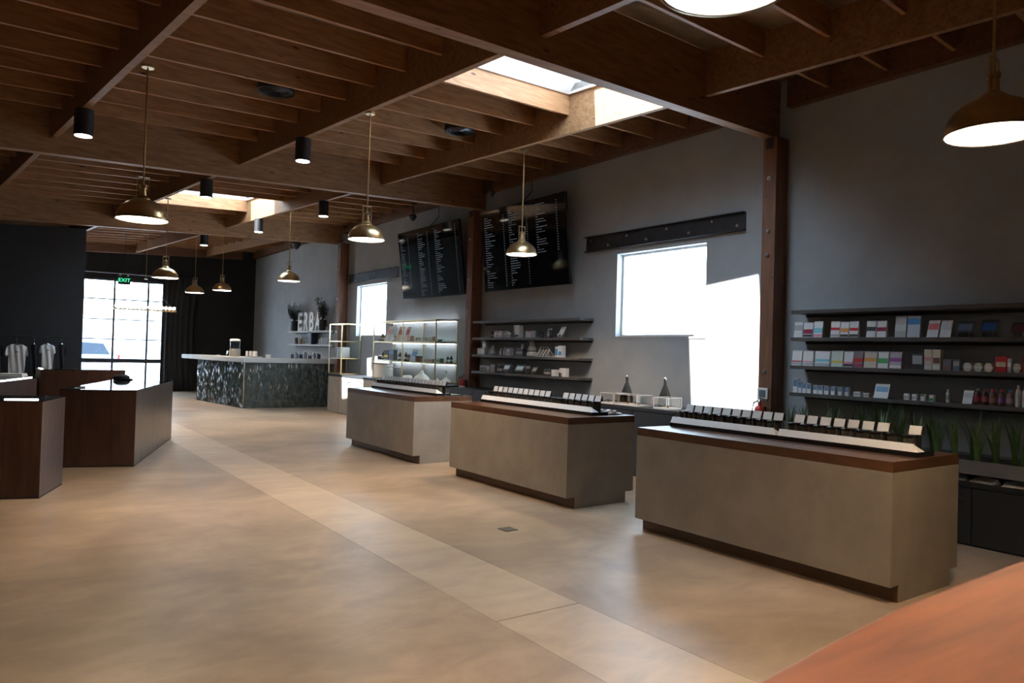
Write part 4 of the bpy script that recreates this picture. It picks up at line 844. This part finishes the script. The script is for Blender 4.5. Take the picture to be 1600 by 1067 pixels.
# bar wall shelves + sign letters + plants
BS = 7.78
wshelf(19.35, 23.05, 2.145, 'white upper wall shelf above the bar holding the letters', 'shelves above the bar', .05, BS, M['bartop'])
wshelf(19.35, 23.02, 1.745, 'white lower wall shelf above the bar', 'shelves above the bar', .05, BS, M['bartop'])
def letter(ch, y, z, h, label):
    cu = bpy.data.curves.new('letter', 'FONT'); cu.body = ch; cu.size = 1; cu.extrude = .09; cu.offset = .025; cu.align_x = 'CENTER'
    o = bpy.data.objects.new('tmp', cu); COL.objects.link(o); dg = bpy.context.evaluated_depsgraph_get(); me = bpy.data.meshes.new_from_object(o.evaluated_get(dg)); bpy.data.objects.remove(o)
    xs = [v.co.x for v in me.vertices]; ys = [v.co.y for v in me.vertices]; s = h/(max(ys)-min(ys)); wx = .36/(max(xs)-min(xs)); y0 = min(ys); xm = (max(xs)+min(xs))/2
    for v in me.vertices: v.co = Vector((v.co.z*.4, -(v.co.x-xm)*wx, (v.co.y-y0)*s))
    me.materials.clear(); me.materials.append(M['white']); ob = link('sign_letter', me, None, (BS+.09, y, z)); tag(ob, label, 'letter', 'sign letters on the bar shelf')
LY = [onx(px, 516, BS).y for px in (455.5, 465.5, 475, 483.5, 492.5, 501.5)]
for ch, y in zip('HERBAL', LY): letter(ch, y, 2.146, .56, 'white letter %s standing on the upper shelf above the bar' % ch)
def bush(y, z, h, w, label, seed, x=BS+.06, pot=.3):
    rnd = random.Random(seed); r = thing('potted_shrub', label, 'plant', (x, y, z), 0)
    MB().lathe([(.09, 0), (.12, .02), (.11, pot), (.10, pot+.01)], 14).build('pot', M['black'], r, True); mb = MB(); st = MB()
    for k in range(14):
        a = rnd.uniform(0, 2*pi); rr = rnd.uniform(.2, 1)*w/2; top = Vector((max(-.2, min(.12, cos(a)*rr)), sin(a)*rr, h*rnd.uniform(.7, 1))); b0 = Vector((0, 0, pot-.05)); st.tube([b0, (b0+top)/2+Vector((0, 0, .05)), top], [.006, .005, .002], 5)
        for i in range(60):
            t = rnd.uniform(.25, 1.02); p = b0.lerp(top, t)+Vector([rnd.uniform(-.06, .06) for _ in range(3)]); p.x = min(p.x, .15)
            d = Vector([rnd.uniform(-1, 1) for _ in range(3)]).normalized(); s = d.orthogonal().normalized()*.014; e = p+d*.05
            mb.add([p, p.lerp(e, .5)+s, e, p.lerp(e, .5)-s], [(0, 1, 2, 3)])
    st.build('stems', M['leafd'], r); f = mb.build('foliage', M['leafd'], r); f['kind'] = 'stuff'
bush(onx(459, 516, BS).y, 2.146, .86, .85, 'dark leafy shrub in black pot at the left end of the letters', 1, x=BS+.02-.0)
bush(onx(503, 516, BS).y, 2.146, .95, .75, 'dark leafy shrub in black pot at the right end of the letters', 2, x=BS+.02)
for i, (px, w, h, c, n) in enumerate([(459, .2, .2, (.12, .12, .14), 'dark mug'), (465, .2, .16, (.35, .25, .18), 'tan basket'), (471, .16, .12, (.3, .28, .2), 'low jar'), (477, .1, .22, (.5, .55, .6), 'pale book'), (482, .32, .34, (.02, .03, .06), 'black speaker'), (495, .12, .14, (.6, .65, .7), 'white cup'), (499, .12, .18, (.6, .65, .7), 'white beaker'), (503, .12, .18, (.6, .65, .7), 'white glass'), (507, .12, .16, (.5, .55, .6), 'grey tumbler')]):
    y = onx(px, 535, BS+.02).y; r = thing('bar_item', '%s on the lower wall shelf above the bar' % n, n.split()[-1], (BS+.12, y, 1.746)); 
    if 'speaker' in n or 'book' in n: B(-.08, -w/2, 0, .08, w/2, h).build('body', paint(c), r, bevel=.005); B(-.083, -w*.4, h*.1, -.0801, w*.4, h*.9).build('front_panel', M['black'], r)
    else: MB().lathe([(w*.3, 0), (w*.36, .01), (w*.42, h)], 14).build('body', paint(c, .3), r, True); MB().lathe([(w*.43, h), (w*.43, h+.01)], 14).build('rim', M['white'], r)
# ================================================================ LEFT DISPLAY CASES
TH = rd(19)
DS = Vector((sin(TH), cos(TH), 0)); DF = Vector((-cos(TH), sin(TH), 0))
def case(corner, wid, length, h, label, strips=(), planks=7):
    """corner = near right corner; width runs left, length runs away"""
    r = thing('display_case', label, 'display case', corner, -TH); t = .03
    n = 9
    B(-wid, 0, .0, 0, length, .02).build('plinth', M['black'], r)
    B(-wid+.006, .006, .02, -.006, length-.006, h-.13).build('carcass', M['case'], r)
    st = length/planks
    for i in range(planks): B(-.006, st*i+.0012, .012, .0, st*(i+1)-.0012, h-.012).build('side_plank', M['case'], r)
    for i in range(max(2, int(wid/.3))):
        k = max(2, int(wid/.3)); s = wid/k; B(-s*(i+1)+.0012, -.0, .012, -s*i-.0012, .006, h-.012).build('front_plank', M['case'], r)
    B(-wid, length-.006, .02, 0, length, h-.012).build('back_panel', M['case'], r); B(-wid, .006, .02, -wid+.006, length-.006, h-.012).build('left_panel', M['case'], r)
    B(-wid, 0, h-.012, 0, length, h).build('glass_top', M['topglass'], r)
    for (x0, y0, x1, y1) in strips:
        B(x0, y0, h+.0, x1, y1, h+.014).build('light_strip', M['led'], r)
    return r
k1 = Vector((1.655, 10.83, 0))
case(k1, .90, 3.13, 1.015, 'long dark walnut display case with mirror-like top, centre left')
k0 = Vector((.505, 9.04, 0))
case(k0, 2.0, .80, 1.015, 'nearest dark walnut display case cut by the left edge', [(-1.9, .04, -.45, .075), (-.36, .04, -.06, .075)])
c0 = onz(58, 590, 1.015)
case(Vector((c0.x, c0.y, 0))-DS*3.2, 1.2, 3.2, 1.015, 'walnut display case behind the nearest one, holding folded shirts', [(-.075, .6, -.04, 1.95), (-.075, 2.05, -.04, 3.1)])
c3 = onz(63, 577, 1.10)
r3 = thing('display_case', 'rearmost walnut display case in front of the white shirts', 'display case', (c3.x, c3.y, 0), rd(2))
L3 = 1.42
B(0, 0, 0, L3, .9, .02).build('plinth', M['black'], r3); B(.006, .006, .02, L3-.006, .894, 1.08).build('carcass', M['case'], r3)
for i in range(5): B(L3/5*i+.001, 0, .012, L3/5*(i+1)-.001, .006, 1.088).build('front_plank', M['case'], r3)
B(0, 0, 1.088, L3, .9, 1.10).build('glass_top', M['topglass'], r3); B(.02, .04, 1.10, .05, .6, 1.112).build('light_strip', M['led'], r3)
# folded shirts and dark bundle
fs = onz(24, 589, 1.015)
q = thing('folded_shirt', 'folded white shirt lying on the walnut case below the left hanging shirt', 'folded shirt', (fs.x-.05, fs.y+.15, 1.0155), -.3)
B(-.2, -.15, 0, .2, .15, .03).build('lower_fold', M['cloth'], q, bevel=.01); B(-.19, -.145, .03, .19, .14, .055).build('upper_fold', M['cloth'], q, bevel=.01)
k1e = k1+DS*2.9+DF*.76
q = thing('dark_garment', 'dark folded garment bundle on the far end of the centre left case', 'garment', (k1e.x, k1e.y, 1.0155), -TH)
MB().lathe([(.11, 0), (.13, .02), (.12, .06), (.07, .09), (.01, .095)], 16).build('bundle', M['blackcloth'], q, True); B(-.12, -.07, 0, .16, .07, .022).build('brim', M['blackcloth'], q, bevel=.008)
bx = k1+DS*.35+DF*.75
q = thing('small_price_stand', 'small white card lying on the centre left walnut case', 'card', (bx.x, bx.y, 1.0155), -TH); B(-.06, -.05, 0, .06, .05, .004).build('card', M['white'], q); B(-.05, .045, .004, .05, .05, .02).build('stand', M['black'], q)
# ---- clothes rail and tees
RY = 18.72; RZ = ony(55, 526, RY).z
rl = thing('clothes_rail', 'thin black rail with brackets on the dark partition wall', 'clothes rail', (.1, RY, RZ)); MB().tube([(-.6, 0, 0), (1.52, 0, 0)], .012, 8).build('bar', M['black'], rl)
for x in (-.5, .5, 1.4): MB().tube([(x, 0, 0), (x, .395, 0)], .010, 6).build('bracket', M['black'], rl)
def tee(px0, px1, ybot, m, label, back=0, ys=537):
    a, b = ony(px0, ys, RY), ony(px1, ys, RY); w = b.x-a.x; zt = a.z; zb = ony((px0+px1)/2, ybot, RY).z; h = zt-zb
    r = thing('hanging_tshirt', label, 'T-shirt', ((a.x+b.x)/2, RY, RZ), 0, 'shirts on the rail'); o = zt-RZ
    hw = w/2; bw_ = hw*.66
    out = [(-bw_, -h), (bw_*.35, -h*1.0), (bw_, -h*.995), (bw_*1.0, -h*.5), (bw_*1.03, -h*.30), (hw*.86, -h*.36), (hw, -h*.30), (hw*.86, -h*.08), (hw*.5, -.012), (hw*.24, .0), (hw*.14, -.022), (0, -.03), (-hw*.14, -.022), (-hw*.24, 0), (-hw*.5, -.012), (-hw*.86, -h*.08), (-hw, -h*.30), (-hw*.86, -h*.36), (-bw_*1.03, -h*.30), (-bw_, -h*.5)]
    bm = bmesh.new(); vs = [bm.verts.new((x, 0, z+o)) for x, z in out]; f = bm.faces.new(vs); bmesh.ops.triangulate(bm, faces=[f]); bmesh.ops.subdivide_edges(bm, edges=bm.edges[:], cuts=3, use_grid_fill=True)
    for v in bm.verts: v.co.y = .012*sin(v.co.x*60+v.co.z*6)-.01
    ret = bmesh.ops.extrude_face_region(bm, geom=bm.faces[:]); 
    for e in ret['geom']:
        if isinstance(e, bmesh.types.BMVert): e.co.y += .05*max(0.2, 1-abs(e.co.x/hw))
    bmesh.ops.recalc_face_normals(bm, faces=bm.faces); me = bpy.data.meshes.new('shirt'); bm.to_mesh(me); bm.free(); me.materials.append(m); me.polygons.foreach_set('use_smooth', [True]*len(me.polygons)); link('shirt', me, r)
    hk = MB().tube([(0, .012, o+.0), (0, .012, -.02), (.012, .012, .02), (0, .012, .028), (-.016, .012, .012)], .004, 6); hk.tube([(-hw*.55, .012, o-.03), (0, .012, o+.005), (hw*.55, .012, o-.03)], .006, 6); hk.build('hanger', M['chrome'], r)
    if m is M['cloth']: B(-.03, -.026, o-h*.24, .03, -.0235, o-h*.21).build('chest_print', paint((.2, .18, .17)), r)
tee(8, 45, 592, M['cloth'], 'left white T-shirt with small chest print on the rail'); tee(61.5, 87.5, 581, M['cloth'], 'right white T-shirt with small chest print on the rail')
tee(-14, 6, 590, M['blackcloth'], 'black T-shirt at the left end of the rail'); tee(47, 60, 585, M['blackcloth'], 'black T-shirt between the two white shirts'); tee(89, 104, 583, M['blackcloth'], 'black T-shirt right of the white shirts')
# ================================================================ CURTAIN, ROD, CHANDELIER, EXIT SIGN
cr = thing('curtain_rod', 'thin rod across the top of the storefront window', 'curtain rod', (2.4, 27.38, 3.93)); MB().tube([(0, 0, 0), (3.6, 0, .0)], .018, 8).build('rod', M['steel'], cr)
for x in (.1, 1.8, 3.5): MB().tube([(x, 0, 0), (x, .215, 0)], .012, 6).build('bracket', M['steel'], cr)
def curtain(x0, x1, z0, z1, y, label, folds):
    r = thing('curtain', label, 'curtain', (x0, y, z0)); n = folds*10; vs = []; fs = []; rows = 6
    for j in range(rows+1):
        t = j/rows; sh = 1-.10*sin(pi*t)
        for i in range(n+1): s = i/n; a = .07*sin(s*folds*2*pi)*(1-.3*t)+.02*sin(s*31); vs.append(((x1-x0)*(s*sh), a, (z1-z0)*t))
    for j in range(rows):
        for i in range(n): fs.append((j*(n+1)+i, j*(n+1)+i+1, (j+1)*(n+1)+i+1, (j+1)*(n+1)+i))
    me = MB().add(vs, fs).mesh('drape', M['curtain'], True); o = link('drape', me, r); sm = o.modifiers.new('s', 'SOLIDIFY'); sm.thickness = .006
    for i in range(folds): MB().tube([(((x1-x0)*(i+.5)/folds), 0, z1-z0-.03), (((x1-x0)*(i+.5)/folds), 0, z1-z0+.02)], .012, 6).build('ring', M['steel'], r)
curtain(4.88, 6.0, .02, 3.92, 27.38, 'dark grey floor-length curtain at the right of the storefront window', 6)
CY_ = 24.0
ch = thing('linear_chandelier', 'long bar chandelier lined with small glowing bulbs before the storefront', 'chandelier', (3.81, CY_, 2.60))
x0, x1 = ony(178, 478, CY_).x-3.81, ony(275, 481, CY_).x-3.81
MB().box(x0, -.09, 0, x1, -.07, .03).box(x0, .07, 0, x1, .09, .03).box(x0, -.07, 0, x0+.02, .07, .03).box(x1-.02, -.07, 0, x1, .07, .03).build('frame', M['brass'], ch)
zr = topz(3.81, CY_, DW)-2.6
MB().tube([(0, 0, .95), (0, 0, zr)], .010, 6).build('rod', M['brass'], ch); mb = MB()
for s in (x0+.05, x1-.05): 
    for yy in (-.08, .08): mb.tube([(s, yy, .03), (0, 0, .95)], .004, 5)
mb.build('suspension_wires', M['steel'], ch); MB().lathe([(.05, .93), (.05, .97)], 12).build('hub', M['brass'], ch)
for i in range(15):
    for yy in (-.08, .08):
        x = x0+.06+(x1-x0-.12)*i/14; sk = MB().lathe([(.014, .03), (.014, .06)], 8, (x, yy, 0)).build('socket', M['brass'], ch); MB().lathe([(.012, .06), (.030, .09), (.032, .11), (.02, .14), (.004, .15)], 8, (x, yy, 0)).build('bulb', M['bulb'], sk, True)
e0 = ony(194, 438, 23.4)
es = thing('exit_sign', 'black hanging exit sign with green letters before the storefront window', 'sign', (e0.x, 23.4, e0.z)); B(-.16, -.03, -.12, .16, .03, .12).build('housing', M['black'], es, bevel=.006)
mb = MB().tube([(0, 0, .12), (0, 0, topz(e0.x, 23.4, DW)-e0.z)], .008, 6); mb.build('stem', M['black'], es); MB().box(-.12, -.02, .12, -.08, .02, .16).box(.08, -.02, .12, .12, .02, .16).build('lamp_heads', M['white'], es)
cu = bpy.data.curves.new('t', 'FONT'); cu.body = 'EXIT'; cu.size = .15; cu.extrude = .002; cu.align_x = 'CENTER'; cu.align_y = 'CENTER'; to = bpy.data.objects.new('t', cu); COL.objects.link(to)
me = bpy.data.meshes.new_from_object(to.evaluated_get(bpy.context.evaluated_depsgraph_get())); bpy.data.objects.remove(to); me.transform(Matrix.Rotation(pi/2, 4, 'X')); me.materials.clear(); me.materials.append(M['green_emit']); link('lettering', me, es, (0, -.033, 0))
# ================================================================ FOREGROUND TABLE
rt = thing('wood_table', 'orange wood table with bowed edge in the near right corner', 'table', (2.40, .22, 0))
# ================================================================ OUTDOORS
struct('ground_outside', B(-30, YF+.21, -.35, 40, 80, -.05), M['asphalt'])
bd = thing('building', 'pale building across the street seen through the storefront window', 'building', (4, 46, 0)); B(-14, 0, -.05, 20, 6, 4.2).build('wall', M['facade'], bd); B(-14.2, -.3, 4.2, 20.2, 6.2, 4.6).build('parapet', M['facade'], bd)
for i in range(6): f = B(-10+i*4.4, -.04, 1.0, -8+i*4.4, -.001, 2.6).build('window', paint((.35, .4, .45), .2), bd)
car = thing('parked_car', 'pale blue parked hatchback car outside the storefront window', 'car', (2.2, 32.2, -.05))
body = [(-1.9, .35), (-1.95, .8), (-1.75, 1.05), (-1.0, 1.15), (-.35, 1.72), (.9, 1.8), (1.65, 1.72), (2.0, 1.2), (2.08, .9), (2.05, .35)]
MB().prism(body, 1.75, 'y', 0).build('body', M['carpaint'], car, bevel=.06)
MB().prism([(-.82, 1.2), (-.28, 1.64), (.35, 1.67), (.35, 1.2)], .02, 'y', -.012).build('side_window', M['carglass'], car); MB().prism([(.45, 1.2), (.45, 1.67), (1.5, 1.62), (1.75, 1.2)], .02, 'y', -.012).build('side_window', M['carglass'], car)
for x in (-1.25, 1.3):
    for y in (.1, 1.65): w = MB().tube([(x, y-.12, .33), (x, y+.12, .33)], .33, 20).build('wheel', M['tyre'], car, True); MB().tube([(x, y-.13, .33), (x, y-.12, .33)], .2, 14).build('hub_cap', M['bolt'], w)
B(2.02, -.01, .95, 2.09, .25, 1.2).build('tail_lamp', M['red'], car); B(-1.98, -.01, .75, -1.85, .3, .92).build('head_lamp', M['whitep'], car)
# foreground table: slab with a gently bowed front edge
TZ = 1.04
rim = [onz(px, py, TZ) for px, py in ((1190, 1062), (1300, 1002), (1400, 951), (1500, 912), (1598, 875))]
rim = [(rim[0].x-.22, rim[0].y-.10), (rim[0].x-.12, rim[0].y-.03)]+[(p.x, p.y) for p in rim]+[(3.2, rim[-1].y-.05), (3.3, rim[-1].y-.16)]
out = rim+[(3.32, .30), (3.2, .18), (1.2, .18), (1.05, .30)]
MB().prism([(x-2.4, y-.22) for x, y in out], .045, 'z', TZ-.045).build('table_top', M['tablew'], rt, bevel=.008)
for x in (1.45, 2.95): 
    for y in (.3, .62): B(x-2.4-.03, y-.22-.03, 0, x-2.4+.03, y-.22+.03, TZ-.046).build('leg', M['black'], rt)
